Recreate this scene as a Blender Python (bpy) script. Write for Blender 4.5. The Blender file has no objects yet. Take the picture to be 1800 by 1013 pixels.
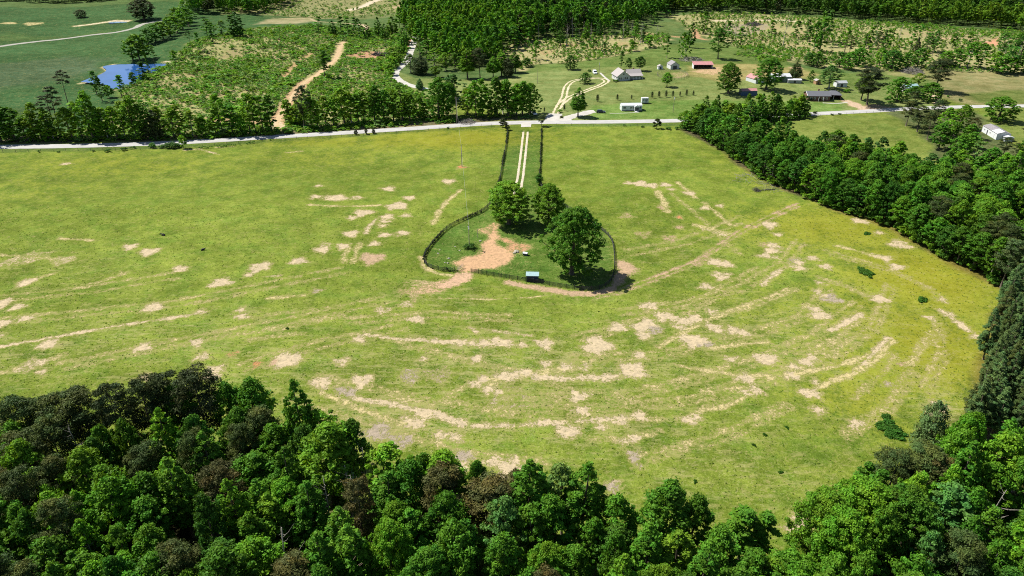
import bpy, math, random
import numpy as np
from mathutils import Vector

SC = bpy.context.scene
COL = SC.collection
PI = math.pi

# ------------------------------------------------------------------ camera, sky, sun, exposure
CAM_H, PITCH, FPX = 96.0, math.radians(28.0), 1262.0
cam_d = bpy.data.cameras.new('camera')
cam_d.sensor_width = 36.0
cam_d.lens = FPX / 1800.0 * 36.0
cam_d.clip_start = 1.0
cam_d.clip_end = 20000.0
cam = bpy.data.objects.new('camera', cam_d)
COL.objects.link(cam)
cam.location = (0, 0, CAM_H)
cam.rotation_euler = (PI / 2 - PITCH, 0, 0)
SC.camera = cam

SUN_EL, SUN_AZ = math.radians(54.0), math.radians(-63.0)      # azimuth measured from +Y towards +X
world = bpy.data.worlds.new('World')
SC.world = world
world.use_nodes = True
wn = world.node_tree
sky = wn.nodes.new('ShaderNodeTexSky')
sky.sky_type = 'NISHITA'
sky.sun_disc = False
sky.sun_elevation = SUN_EL
sky.sun_rotation = SUN_AZ
sky.air_density = 1.0
sky.dust_density = 0.6
wn.links.new(sky.outputs[0], wn.nodes['Background'].inputs[0])
wn.nodes['Background'].inputs[1].default_value = 0.06

sun_d = bpy.data.lights.new('sun', 'SUN')
sun_d.energy = 4.6
sun_d.angle = math.radians(0.5)
sun_d.color = (1.0, 0.96, 0.88)
sun = bpy.data.objects.new('sun', sun_d)
COL.objects.link(sun)
sdir = Vector((math.sin(SUN_AZ) * math.cos(SUN_EL), math.cos(SUN_AZ) * math.cos(SUN_EL), math.sin(SUN_EL)))
sun.rotation_euler = (-sdir).to_track_quat('-Z', 'Y').to_euler()
sun.location = (-200, 100, 300)

SC.view_settings.view_transform = 'Standard'
SC.view_settings.look = 'None'
SC.view_settings.exposure = 0.88
SC.view_settings.gamma = 1.0
SC.cycles.max_bounces = 5
SC.cycles.diffuse_bounces = 2
SC.cycles.glossy_bounces = 2
SC.cycles.transmission_bounces = 2
SC.cycles.use_denoising = False
SC.cycles.filter_width = 1.05
SC.cycles.use_adaptive_sampling = False

# ------------------------------------------------------------------ terrain height
POND_C = (-176.0, 467.0)


def T(x, y):
    x = np.asarray(x, float); y = np.asarray(y, float)
    z = 0.7 * np.sin(x / 41.0 + 0.6) * np.cos(y / 53.0) + 0.5 * np.sin((x + y) / 67.0 + 1.3)
    far = np.clip((y - 400) / 150.0, 0, 1)
    z = z + far * (2.6 * np.sin(x / 48.0 + y / 95.0) + 1.8 * np.sin(x / 90.0 - y / 62.0 + 0.8))
    d = np.sqrt((x - POND_C[0]) ** 2 + ((y - POND_C[1]) * 0.8) ** 2)
    w = np.clip((d - 42) / 45.0, 0, 1)
    w = w * w * (3 - 2 * w)
    zc = 0.0
    return z * w + zc * (1 - w)


def tz(x, y):
    return float(T(x, y))


def at(px, py, h=0.0):
    """the point of the land (h metres above it) seen at a photograph pixel"""
    vx, vv = (px - 900.0) / FPX, (506.5 - py) / FPX
    dx, dy, dz = vx, math.cos(PITCH) + vv * math.sin(PITCH), -math.sin(PITCH) + vv * math.cos(PITCH)
    if dz > -0.02:
        dz = -0.02
    z = h
    for _ in range(12):
        t = (z - CAM_H) / dz
        z = 0.5 * z + 0.5 * (tz(dx * t, dy * t) + h)
    t = (z - CAM_H) / dz
    return dx * t, dy * t


def W(pts, h=0.0):
    return [at(a, b, h) for a, b in pts]


def to_px(x, y, z):
    zz = z - CAM_H
    depth = y * math.cos(PITCH) - zz * math.sin(PITCH)
    up = y * math.sin(PITCH) + zz * math.cos(PITCH)
    return 900 + FPX * x / depth, 506.5 - FPX * up / depth


def pxm(py):
    return (592.5 + (py - 506.5) * 0.883) / CAM_H

# ------------------------------------------------------------------ helpers
def tag(o, label=None, cat=None, group=None, kind=None):
    if label: o['label'] = label
    if cat: o['category'] = cat
    if group: o['group'] = group
    if kind: o['kind'] = kind
    return o


def empty(name, loc, rz=0.0, sc=(1, 1, 1)):
    o = bpy.data.objects.new(name, None)
    o.empty_display_size = 0.5
    COL.objects.link(o)
    o.location = loc
    o.rotation_euler = (0, 0, rz)
    o.scale = sc
    return o


def link(name, mesh, parent=None):
    o = bpy.data.objects.new(name, mesh)
    COL.objects.link(o)
    if parent is not None: o.parent = parent
    return o


def np_mesh(name, verts, faces, mat, tint=None, smooth=False):
    """verts (n,3), faces (m,k) with a fixed k, tint (m,3) per face"""
    verts = np.asarray(verts, np.float32); faces = np.asarray(faces, np.int32)
    m = bpy.data.meshes.new(name)
    k = faces.shape[1]
    m.vertices.add(len(verts)); m.vertices.foreach_set('co', verts.ravel())
    m.loops.add(faces.size); m.loops.foreach_set('vertex_index', faces.ravel())
    m.polygons.add(len(faces))
    m.polygons.foreach_set('loop_start', np.arange(0, faces.size, k, dtype=np.int32))
    m.polygons.foreach_set('loop_total', np.full(len(faces), k, np.int32))
    if smooth: m.polygons.foreach_set('use_smooth', np.ones(len(faces), bool))
    m.update(calc_edges=True)
    if tint is not None:
        a = m.attributes.new('tint', 'FLOAT_COLOR', 'FACE')
        c = np.ones((len(faces), 4), np.float32); c[:, :3] = tint
        a.data.foreach_set('color', c.ravel())
    if mat: m.materials.append(mat)
    return m


class MB:
    """collects boxes, tubes and polygons for ONE mesh"""
    def __init__(s): s.v = []; s.f = []

    def poly(s, pts):
        n = len(s.v); s.v += [tuple(p) for p in pts]; s.f.append(tuple(range(n, n + len(pts)))); return s

    def box(s, c, d, rz=0.0):
        cx, cy, cz = c; dx, dy, dz = (q / 2 for q in d)
        n = len(s.v); co, si = math.cos(rz), math.sin(rz)
        for z in (-dz, dz):
            for x, y in ((-dx, -dy), (dx, -dy), (dx, dy), (-dx, dy)):
                s.v.append((cx + x * co - y * si, cy + x * si + y * co, cz + z))
        for q in ((0, 3, 2, 1), (4, 5, 6, 7), (0, 1, 5, 4), (1, 2, 6, 5), (2, 3, 7, 6), (3, 0, 4, 7)):
            s.f.append(tuple(n + i for i in q))
        return s

    def bx(s, x0, x1, y0, y1, z0, z1):
        return s.box(((x0 + x1) / 2, (y0 + y1) / 2, (z0 + z1) / 2), (x1 - x0, y1 - y0, z1 - z0))

    def tube(s, pts, rad, n=6, cap=True):
        pts = [Vector(p) for p in pts]
        if not isinstance(rad, (list, tuple)): rad = [rad] * len(pts)
        base = len(s.v)
        for i, p in enumerate(pts):
            d = (pts[min(i + 1, len(pts) - 1)] - pts[max(i - 1, 0)])
            d = d.normalized() if d.length > 1e-6 else Vector((0, 0, 1))
            a = d.cross(Vector((0.0, 1.0, 0.0)) if abs(d.y) < 0.9 else Vector((1, 0, 0))).normalized()
            b = d.cross(a)
            for k in range(n):
                t = 2 * PI * k / n
                s.v.append(tuple(p + (a * math.cos(t) + b * math.sin(t)) * rad[i]))
        for i in range(len(pts) - 1):
            for k in range(n):
                s.f.append((base + i * n + k, base + i * n + (k + 1) % n, base + (i + 1) * n + (k + 1) % n, base + (i + 1) * n + k))
        if cap:
            s.f.append(tuple(base + k for k in range(n)))
            s.f.append(tuple(base + (len(pts) - 1) * n + k for k in range(n)))
        return s

    def mesh(s, name, mat, smooth=False):
        m = bpy.data.meshes.new(name)
        m.from_pydata(s.v, [], s.f)
        if mat: m.materials.append(mat)
        if smooth: m.polygons.foreach_set('use_smooth', np.ones(len(m.polygons), bool))
        m.update()
        return m

    def build(s, name, mat, parent=None, smooth=False):
        return link(name, s.mesh(name, mat, smooth), parent)

# ------------------------------------------------------------------ materials
class N:
    def __init__(s, name):
        s.m = bpy.data.materials.new(name); s.m.use_nodes = True
        s.t = s.m.node_tree; s.t.nodes.clear()
        s.out = s.t.nodes.new('ShaderNodeOutputMaterial')

    def n(s, t, **kw):
        o = s.t.nodes.new(t)
        for k, v in kw.items(): setattr(o, k, v)
        return o

    def l(s, a, b): s.t.links.new(a, b)

    def val(s, x, sock):
        if hasattr(x, 'links') or isinstance(x, bpy.types.NodeSocket): s.l(x, sock)
        else: sock.default_value = x

    def math(s, op, a, b=0.0, c=0.0, clamp=False):
        o = s.n('ShaderNodeMath', operation=op); o.use_clamp = clamp
        s.val(a, o.inputs[0]); s.val(b, o.inputs[1]); s.val(c, o.inputs[2])
        return o.outputs[0]

    def ramp(s, x, lo, hi, a=0.0, b=1.0):
        o = s.n('ShaderNodeMapRange'); o.interpolation_type = 'SMOOTHSTEP'
        s.val(x, o.inputs[0]); s.val(lo, o.inputs[1]); s.val(hi, o.inputs[2]); s.val(a, o.inputs[3]); s.val(b, o.inputs[4])
        return o.outputs[0]

    def mix(s, f, a, b, mode='MIX'):
        o = s.n('ShaderNodeMix', data_type='RGBA', blend_type=mode)
        s.val(f, o.inputs[0])
        for x, i in ((a, 6), (b, 7)):
            if isinstance(x, tuple): x = tuple(x) + (1.0,) if len(x) == 3 else x
            s.val(x, o.inputs[i])
        return o.outputs[2]

    def noise(s, vec, scale, detail=3.0, rough=0.6, out=0):
        o = s.n('ShaderNodeTexNoise'); s.l(vec, o.inputs['Vector'])
        o.inputs['Scale'].default_value = scale; o.inputs['Detail'].default_value = detail; o.inputs['Roughness'].default_value = rough
        return o.outputs[out]

    def pos(s, scale=(1, 1, 1), rot=0.0, obj=False):
        g = s.n('ShaderNodeTexCoord').outputs['Object'] if obj else s.n('ShaderNodeNewGeometry').outputs['Position']
        o = s.n('ShaderNodeMapping'); s.l(g, o.inputs[0]); o.inputs[3].default_value = scale; o.inputs[2].default_value = (0, 0, rot)
        return o.outputs[0]

    def bsdf(s, col, rough=0.7, spec=0.3, metal=0.0, normal=None):
        b = s.n('ShaderNodeBsdfPrincipled')
        if isinstance(col, tuple) and len(col) == 3: col = col + (1.0,)
        s.val(col, b.inputs['Base Color']); s.val(rough, b.inputs['Roughness'])
        b.inputs['Specular IOR Level'].default_value = spec; b.inputs['Metallic'].default_value = metal
        if normal is not None: s.l(normal, b.inputs['Normal'])
        return b.outputs[0]

    def bump(s, h, strength, dist):
        b = s.n('ShaderNodeBump'); s.l(h, b.inputs['Height']); b.inputs['Strength'].default_value = strength; b.inputs['Distance'].default_value = dist
        return b.outputs[0]

    def done(s, sh):
        s.l(sh, s.out.inputs[0]); return s.m


def paint(name, col, rough=0.6, var=0.15, scale=2.0, metal=0.0, spec=0.3, ribs=None):
    k = N(name)
    p = k.pos(obj=True)
    nz = k.noise(p, scale, 4, 0.65)
    f = k.ramp(nz, 0.3, 0.7, 1 - var, 1 + var)
    c = k.mix(1.0, col, k.n('ShaderNodeCombineColor').outputs[0], 'MULTIPLY')
    cc = c.node.inputs[7].links[0].from_node
    for i in range(3): k.l(f, cc.inputs[i])
    nrm = None
    if ribs:
        w = k.n('ShaderNodeTexWave', wave_type='BANDS', bands_direction=ribs[0]); k.l(p, w.inputs[0]); w.inputs['Scale'].default_value = ribs[1]
        nrm = k.bump(w.outputs['Fac'], 0.6, 0.05)
        c = k.mix(0.22, c, w.outputs['Color'], 'MULTIPLY')
    return k.done(k.bsdf(c, rough, spec, metal, nrm))


def foliage_mat(name, transl=0.31, hue=0.03, val=0.35):
    k = N(name)
    oi = k.n('ShaderNodeObjectInfo')
    at_ = k.n('ShaderNodeAttribute', attribute_type='GEOMETRY', attribute_name='tint')
    c = k.mix(1.0, oi.outputs['Color'], at_.outputs['Color'], 'MULTIPLY')
    h = k.n('ShaderNodeHueSaturation')
    k.l(c, h.inputs['Color'])
    k.l(k.math('MULTIPLY_ADD', oi.outputs['Random'], hue, 0.5 - hue / 2), h.inputs['Hue'])
    k.l(k.math('MULTIPLY_ADD', k.math('FRACT', k.math('MULTIPLY', oi.outputs['Random'], 7.31)), val, 1 - val / 2), h.inputs['Value'])
    p = k.bsdf(h.outputs[0], 0.6, 0.12)
    tr = k.n('ShaderNodeBsdfTranslucent')
    k.l(k.mix(1.0, h.outputs[0], (1.25, 1.15, 0.5), 'MULTIPLY'), tr.inputs[0])
    ms = k.n('ShaderNodeMixShader'); ms.inputs[0].default_value = transl
    k.l(p, ms.inputs[1]); k.l(tr.outputs[0], ms.inputs[2])
    return k.done(ms.outputs[0])


def bark_mat(name, col):
    k = N(name)
    p = k.pos((6, 6, 1.2), obj=True)
    f = k.noise(p, 1.5, 4, 0.7)
    c = k.mix(k.ramp(f, 0.35, 0.7), tuple(q * 0.6 for q in col), tuple(q * 1.3 for q in col))
    return k.done(k.bsdf(c, 0.9, 0.1, normal=k.bump(f, 0.6, 0.05)))


M_LEAF = foliage_mat('leaves', hue=.018)
M_NEEDLE = foliage_mat('needles', 0.1, 0.03, 0.3)
M_BARK = bark_mat('bark', (0.13, 0.105, 0.08))
M_PALEBARK = bark_mat('pale_bark', (0.36, 0.33, 0.28))
M_DARKWOOD = paint('weathered_dark_wood', (0.035, 0.037, 0.036), 0.8, 0.3)
M_POLE = bark_mat('pole_wood', (0.12, 0.10, 0.085))

# ------------------------------------------------------------------ land cover
ROAD = [(-420, 268), (-60, 260), (0, 258.5), (120, 257), (250, 253.5), (350, 249), (450, 243), (550, 237), (650, 231), (750, 224.5), (850, 218), (925, 215.5),
        (1000, 215), (1100, 214), (1200, 212), (1300, 207), (1380, 203), (1450, 199.5), (1530, 195.5), (1600, 191.5), (1680, 188.5), (1800, 186.5), (1950, 185), (2300, 180)]
LANE = [(925, 216), (924, 232), (922, 250), (918, 285), (914, 315), (908, 345), (895, 375), (876, 400), (862, 425), (846, 450), (822, 478), (812, 486)]
FENCE_W = [(893, 228), (889, 258), (883, 290), (878, 318), (868, 350), (850, 371), (820, 385), (790, 400), (768, 420), (752, 440), (745, 455), (750, 468), (772, 476), (804, 478)]
FENCE_E = [(828, 479), (850, 483), (880, 488), (930, 496), (970, 503), (1010, 509), (1035, 511), (1060, 507), (1076, 492), (1080, 470), (1079, 440), (1073, 420), (1055, 403), (1020, 380), (975, 352), (950, 325), (950, 290), (951, 255), (952, 229)]

xs = np.concatenate([-np.geomspace(6500, 640, 26)[:-1], np.arange(-640, -230, 1.6), np.arange(-230, 230, 0.6), np.arange(230, 640, 1.6), np.geomspace(640, 6500, 26)])
ys = [-400.0, -250, -150, -80, -40, 0, 15, 30, 40]
y = 46.0; st = 0.6
while y < 1000:
    ys.append(y)
    st = 0.6 if y < 250 else min(3.0, 0.6 + (y - 250) * 0.0042)
    y += st
ys = np.array(ys + list(np.geomspace(1005, 7500, 28)))
NX, NY = len(xs), len(ys)
GX, GY = np.meshgrid(xs, ys)
rng0 = np.random.default_rng(5)


def region(x0, x1, y0, y1):
    return slice(*np.searchsorted(ys, [y0, y1])), slice(*np.searchsorted(xs, [x0, x1]))


def poly_sd(P, X, Y):
    """signed distance (positive inside) to polygon P in metres"""
    P = np.array(P); d = np.full(X.shape, 1e9); ins = np.zeros(X.shape, bool)
    for i in range(len(P)):
        a, b = P[i], P[(i + 1) % len(P)]
        e = b - a; L = max((e ** 2).sum(), 1e-9)
        t = np.clip(((X - a[0]) * e[0] + (Y - a[1]) * e[1]) / L, 0, 1)
        d = np.minimum(d, np.hypot(X - a[0] - t * e[0], Y - a[1] - t * e[1]))
        c = (a[1] > Y) != (b[1] > Y)
        if e[1] != 0: ins ^= c & (X < (Y - a[1]) * e[0] / e[1] + a[0])
    return np.where(ins, d, -d)


def line_d(P, X, Y):
    P = np.array(P); d = np.full(X.shape, 1e9)
    for i in range(len(P) - 1):
        a, b = P[i], P[i + 1]; e = b - a; L = max((e ** 2).sum(), 1e-9)
        t = np.clip(((X - a[0]) * e[0] + (Y - a[1]) * e[1]) / L, 0, 1)
        d = np.minimum(d, np.hypot(X - a[0] - t * e[0], Y - a[1] - t * e[1]))
    return d


def bb(P, m):
    P = np.array(P); return region(P[:, 0].min() - m, P[:, 0].max() + m, P[:, 1].min() - m, P[:, 1].max() + m)


C_PAST = (0.124, 0.162, 0.021)
zone = np.zeros((NY, NX, 3), np.float32); zone[:] = C_PAST
bare = np.zeros((NY, NX), np.float32)
barec = np.zeros((NY, NX, 3), np.float32); barec[:] = (0.36, 0.285, 0.155)
yel = np.zeros((NY, NX), np.float32)
dry = np.zeros((NY, NX), np.float32)


def wob(X, Y, s, a):
    return a * (np.sin(X / s + 1.7 * np.sin(Y / s * 0.9)) + np.sin(Y / s * 1.3 + 1.9 * np.sin(X / s * 0.7 + 2)))


def lay(px_poly, col, soft=2.0, wobble=1.0, y_=0.0, d_=0.0):
    P = W(px_poly); sl = bb(P, soft * 2 + 4)
    X, Y = GX[sl], GY[sl]
    if X.size == 0: return
    w = np.clip(0.5 + (poly_sd(P, X, Y) + wob(X, Y, 6.0, wobble)) / (2 * soft), 0, 1)[..., None]
    zone[sl] = zone[sl] * (1 - w) + np.array(col) * w
    w = w[..., 0]
    yel[sl] = yel[sl] * (1 - w) + y_ * w
    dry[sl] = dry[sl] * (1 - w) + d_ * w


def dirt_at(sl, d, r, m, soft, col):
    v = np.minimum(0.5 + (r - d) / (2 * soft), m)
    v = np.clip(v, 0, 1)
    up = v > bare[sl]
    if col is not None:
        w = np.clip(v * 2 - 0.1, 0, 1)[..., None]
        barec[sl] = np.where(up[..., None], barec[sl] * (1 - w) + np.array(col) * w, barec[sl])
    bare[sl] = np.maximum(bare[sl], v)


def spot(px, py, w, m=1.0, col=None, soft=1.3, ring=False):
    x, y = at(px, py); r = w / pxm(py) / 2
    sl = region(x - r * 2 - 3, x + r * 2 + 3, y - r * 2 - 3, y + r * 2 + 3)
    X, Y = GX[sl], GY[sl]
    if X.size == 0: return
    ph = px * 0.37
    an = np.arctan2(Y - y, X - x)
    d = np.hypot(X - x, Y - y) * (1 + 0.16 * np.sin(3 * an + ph) + 0.1 * np.sin(5 * an + 2 * ph))
    if ring: d = np.abs(d - r * 0.62) + r * 0.45
    dirt_at(sl, d, r, m, soft, col)


def streak(pts, w, m=1.0, col=None, soft=0.9):
    P = W(pts); sl = bb(P, w + 4); X, Y = GX[sl], GY[sl]
    if X.size == 0: return
    d = line_d(P, X, Y) + wob(X, Y, 1.9, 0.22)
    dirt_at(sl, d, w / 2, m, soft, col)


def patch(px_poly, m=1.0, col=None, soft=1.5):
    P = W(px_poly); sl = bb(P, 5); X, Y = GX[sl], GY[sl]
    if X.size == 0: return
    dirt_at(sl, -poly_sd(P, X, Y) + wob(X, Y, 2.3, 0.5), 0.0, m, soft, col)


# fields beyond the road
far = np.clip((GY - 395) / 60, 0, 1)[..., None]
zone[:] = zone * (1 - far) + np.array((0.06, 0.10, 0.028)) * far
SCRUB = [(40, 251), (180, 218), (225, 180), (207, 160), (262, 132), (305, 110), (340, 72), (450, 50), (560, 46), (700, 52), (725, 75), (700, 118), (686, 140), (740, 165), (800, 185), (800, 216), (500, 236), (300, 248)]
NORTHFIELD = [(-500, 251), (60, 249), (180, 219), (225, 180), (207, 160), (262, 132), (305, 110), (340, 70), (450, 48), (600, 36), (735, 22), (730, 8), (560, 34), (430, 26), (390, 26), (300, 2), (-500, 8)]
CLEARCUT = [(1170, 26), (1300, 22), (1420, 30), (1640, 46), (1800, 58), (1950, 70), (1950, 138), (1640, 124), (1500, 126), (1380, 106), (1300, 86), (1250, 70), (1200, 45)]
CLEARCUT_MID = [(880, 98), (900, 70), (1000, 66), (1110, 60), (1180, 62), (1165, 85), (1080, 100), (1010, 111), (940, 116), (915, 125)]
lay(NORTHFIELD, (0.029, 0.074, 0.020), 3, 2)
lay([(-500, 60), (0, 58), (120, 66), (300, 36), (200, 52), (0, 75), (-500, 90)], (0.046, 0.085, 0.020), 6, 3)
lay([(-100, 120), (120, 100), (190, 105), (150, 135), (-100, 170)], (0.046, 0.078, 0.034), 8, 3)
lay([(-100, 200), (80, 190), (130, 200), (60, 225), (-100, 230)], (0.034, 0.066, 0.018), 8, 3)
lay(SCRUB, (0.12, 0.145, 0.034), 3, 2, 0, 0.7)
for q in ((340, 130, 60), (420, 95, 50), (380, 170, 46), (300, 150, 50), (450, 160, 40), (520, 90, 40), (560, 170, 46), (640, 160, 50), (400, 120, 40), (610, 120, 40), (270, 200, 40), (480, 100, 36), (660, 130, 30)):
    spot(*q, .55, (0.25, 0.19, 0.11), 4)
lay([(390, 26), (440, 24), (560, 33), (715, 26), (750, -12), (480, -12)], (0.10, 0.115, 0.04), 4, 2, 0, 0.6)
lay([(450, 43), (470, 34), (545, 30), (556, 37), (520, 42)], (0.23, 0.20, 0.105), 3, 1, 0, 0.3)
lay([(590, 36), (735, 24), (735, 18), (600, 30)], (0.12, 0.14, 0.05), 3, 1)
lay([(715, 50), (740, 14), (860, -12), (1150, -12), (1110, 58), (1000, 66), (900, 76), (880, 120), (760, 118), (735, 90)], (0.06, 0.085, 0.024), 4, 3)
lay(CLEARCUT, (0.125, 0.135, 0.045), 4, 3, 0, 0.75)
lay(CLEARCUT_MID, (0.155, 0.14, 0.055), 3, 3, 0, 0.8)
for q in ((1290, 55, 60), (1345, 48, 50), (1400, 60, 60), (1470, 52, 50), (1540, 70, 50), (1620, 60, 60), (1700, 66, 60), (1390, 82, 50), (1330, 70, 60), (1560, 92, 30)):
    spot(*q, .58, (0.30, 0.23, 0.14), 5)
lay([(1080, 62), (1110, 40), (1200, 38), (1190, 60), (1150, 66)], (0.085, 0.12, 0.034), 3, 1)
lay([(925, 134), (940, 113), (1010, 110), (1080, 100), (1130, 90), (1200, 76), (1260, 74), (1330, 92), (1400, 118), (1500, 129), (1580, 126), (1645, 138), (1640, 152), (1480, 153), (1300, 143), (1200, 118), (1060, 120)], (0.085, 0.125, 0.027), 2.5, 1)
LAWN = [(686, 142), (700, 126), (730, 138), (860, 140), (920, 131), (960, 124), (1060, 118.5), (1200, 116.5), (1300, 141), (1480, 150), (1600, 160), (1660, 170), (1640, 190), (1480, 197), (1200, 210), (955, 213), (820, 186), (740, 167)]
lay(LAWN, (0.135, 0.165, 0.048), 1.6, 0.5, 0, 0.12)
lay([(1040, 186), (1130, 178), (1230, 176), (1400, 178), (1480, 182), (1480, 196), (1200, 209), (1035, 210)], (0.105, 0.165, 0.034), 1.2, 0.3)
lay([(860, 145), (920, 134), (930, 160), (900, 170), (870, 160)], (0.17, 0.19, 0.06), 3, 1)
lay([(1205, 116), (1300, 112), (1400, 120), (1440, 132), (1400, 142), (1330, 140), (1270, 144), (1215, 134)], (0.21, 0.175, 0.06), 2, 1, 0, 0.4)
lay([(1640, 122), (1810, 130), (1950, 140), (1950, 183), (1700, 187), (1640, 165)], (0.185, 0.165, 0.07), 3, 1, 0, 0.2)
lay([(1690, 166), (1760, 158), (1950, 162), (1950, 183), (1720, 182)], (0.10, 0.125, 0.03), 3, 1)
lay([(1560, 118), (1650, 120), (1650, 140), (1560, 132)], (0.17, 0.165, 0.06), 3, 1)
lay([(1290, 222), (1400, 207), (1600, 197), (1630, 230), (1680, 280), (1560, 320), (1400, 300)], (0.125, 0.155, 0.03), 2, 1)
lay([(1730, 190), (1950, 188), (1950, 250), (1800, 250), (1760, 260), (1715, 245)], (0.115, 0.145, 0.03), 2, 1)
# lane strip and farmyard grass are greener and taller
lay([(893, 226), (952, 228), (951, 290), (950, 330), (1055, 402), (1079, 440), (1080, 470), (1076, 492), (1060, 507), (1010, 509), (930, 496), (828, 479), (804, 478), (750, 468), (745, 455), (768, 420), (790, 400), (850, 371), (878, 318)], (0.068, 0.115, 0.017), 1.2, 0.3)
lay([(0, 262), (300, 255), (500, 244), (700, 231), (880, 221), (880, 224), (700, 235), (500, 249), (300, 262), (0, 270)], (0.075, 0.115, 0.02), 1.0, 0.3)
lay([(960, 220), (1210, 217), (1210, 222), (960, 224)], (0.075, 0.12, 0.02), 1.0, 0.2)
# forest floors
NEARWOOD_H = 16.0
NEARWOOD_PX = [(-200, 722), (0, 712), (170, 688), (330, 676), (480, 690), (560, 740), (640, 795), (760, 820), (870, 858), (930, 845), (1060, 860), (1200, 890), (1300, 925), (1370, 965), (1430, 905), (1500, 868), (1580, 828), (1640, 800), (1700, 740), (1780, 725), (2050, 700), (2050, 1230), (-200, 1230)]
NEARWOOD = W(NEARWOOD_PX, NEARWOOD_H)
EDGE_E = [(1195, 226), (1240, 250), (1290, 284), (1345, 322), (1400, 343), (1450, 366), (1560, 402), (1610, 432), (1690, 474), (1757, 512)]
EASTWOOD_PX = EDGE_E + [(1900, 560), (2150, 640), (2150, 340), (1900, 338), (1800, 334), (1700, 330), (1600, 325), (1560, 310), (1480, 290), (1400, 284), (1330, 260), (1262, 234), (1225, 222)]
PINEWOOD_PX = [(1760, 516), (1740, 600), (1705, 690), (1690, 770), (1900, 800), (2150, 820), (2150, 660), (1900, 566)]
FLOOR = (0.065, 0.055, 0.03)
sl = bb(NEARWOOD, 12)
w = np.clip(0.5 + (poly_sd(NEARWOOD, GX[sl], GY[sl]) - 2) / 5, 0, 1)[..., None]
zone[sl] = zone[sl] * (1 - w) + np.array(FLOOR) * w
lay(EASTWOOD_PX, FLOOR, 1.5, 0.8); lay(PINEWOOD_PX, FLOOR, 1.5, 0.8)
lay([(1560, 200), (1600, 188), (1720, 195), (1740, 240), (1800, 262), (1900, 265), (1900, 345), (1650, 300), (1640, 262), (1610, 225)], (0.07, 0.085, 0.03), 2, 1)
lay([(-300, 254), (0, 252), (250, 248), (480, 236), (480, 226), (250, 236), (0, 240), (-300, 244)], (0.09, 0.08, 0.045), 2, 1)
lay([(500, 236), (700, 225), (930, 211), (930, 203), (700, 216), (500, 228)], (0.12, 0.10, 0.055), 2, 1)

# buttercups and dryness of the pasture
PAST = (GY < 385)
def gsp(cx, cy, sx, sy, a, arr):
    x, y = at(cx, cy); arr[:] = np.maximum(arr, np.where(PAST, a * (.62 if arr is dry else 1) * np.exp(-((GX - x) / sx) ** 2 - ((GY - y) / sy) ** 2), 0))
for a in ((790, 245, 60, 22, .8), (600, 250, 45, 14, .6), (200, 290, 70, 28, .45), (560, 275, 60, 25, .4), (1350, 300, 35, 50, .4), (1480, 400, 45, 28, .75), (1620, 490, 28, 30, .95), (1640, 610, 24, 28, .85), (1560, 540, 30, 28, .6),
          (1500, 690, 22, 20, .55), (1200, 250, 40, 22, .3), (1400, 560, 40, 30, .35), (1550, 650, 22, 22, .6), (60, 330, 40, 25, .35)):
    gsp(*a, yel)
for a in ((900, 640, 75, 26, .75), (700, 740, 40, 16, .85), (300, 590, 70, 30, .55), (1300, 590, 60, 34, .6), (1300, 840, 45, 18, .55), (1200, 450, 45, 40, .4), (560, 640, 50, 24, .65), (90, 480, 40, 26, .45), (1650, 700, 12, 20, .7), (560, 420, 50, 25, .25), (760, 520, 24, 12, .6), (1100, 760, 60, 18, .6), (40, 620, 50, 26, .6)):
    gsp(*a, dry)

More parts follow.
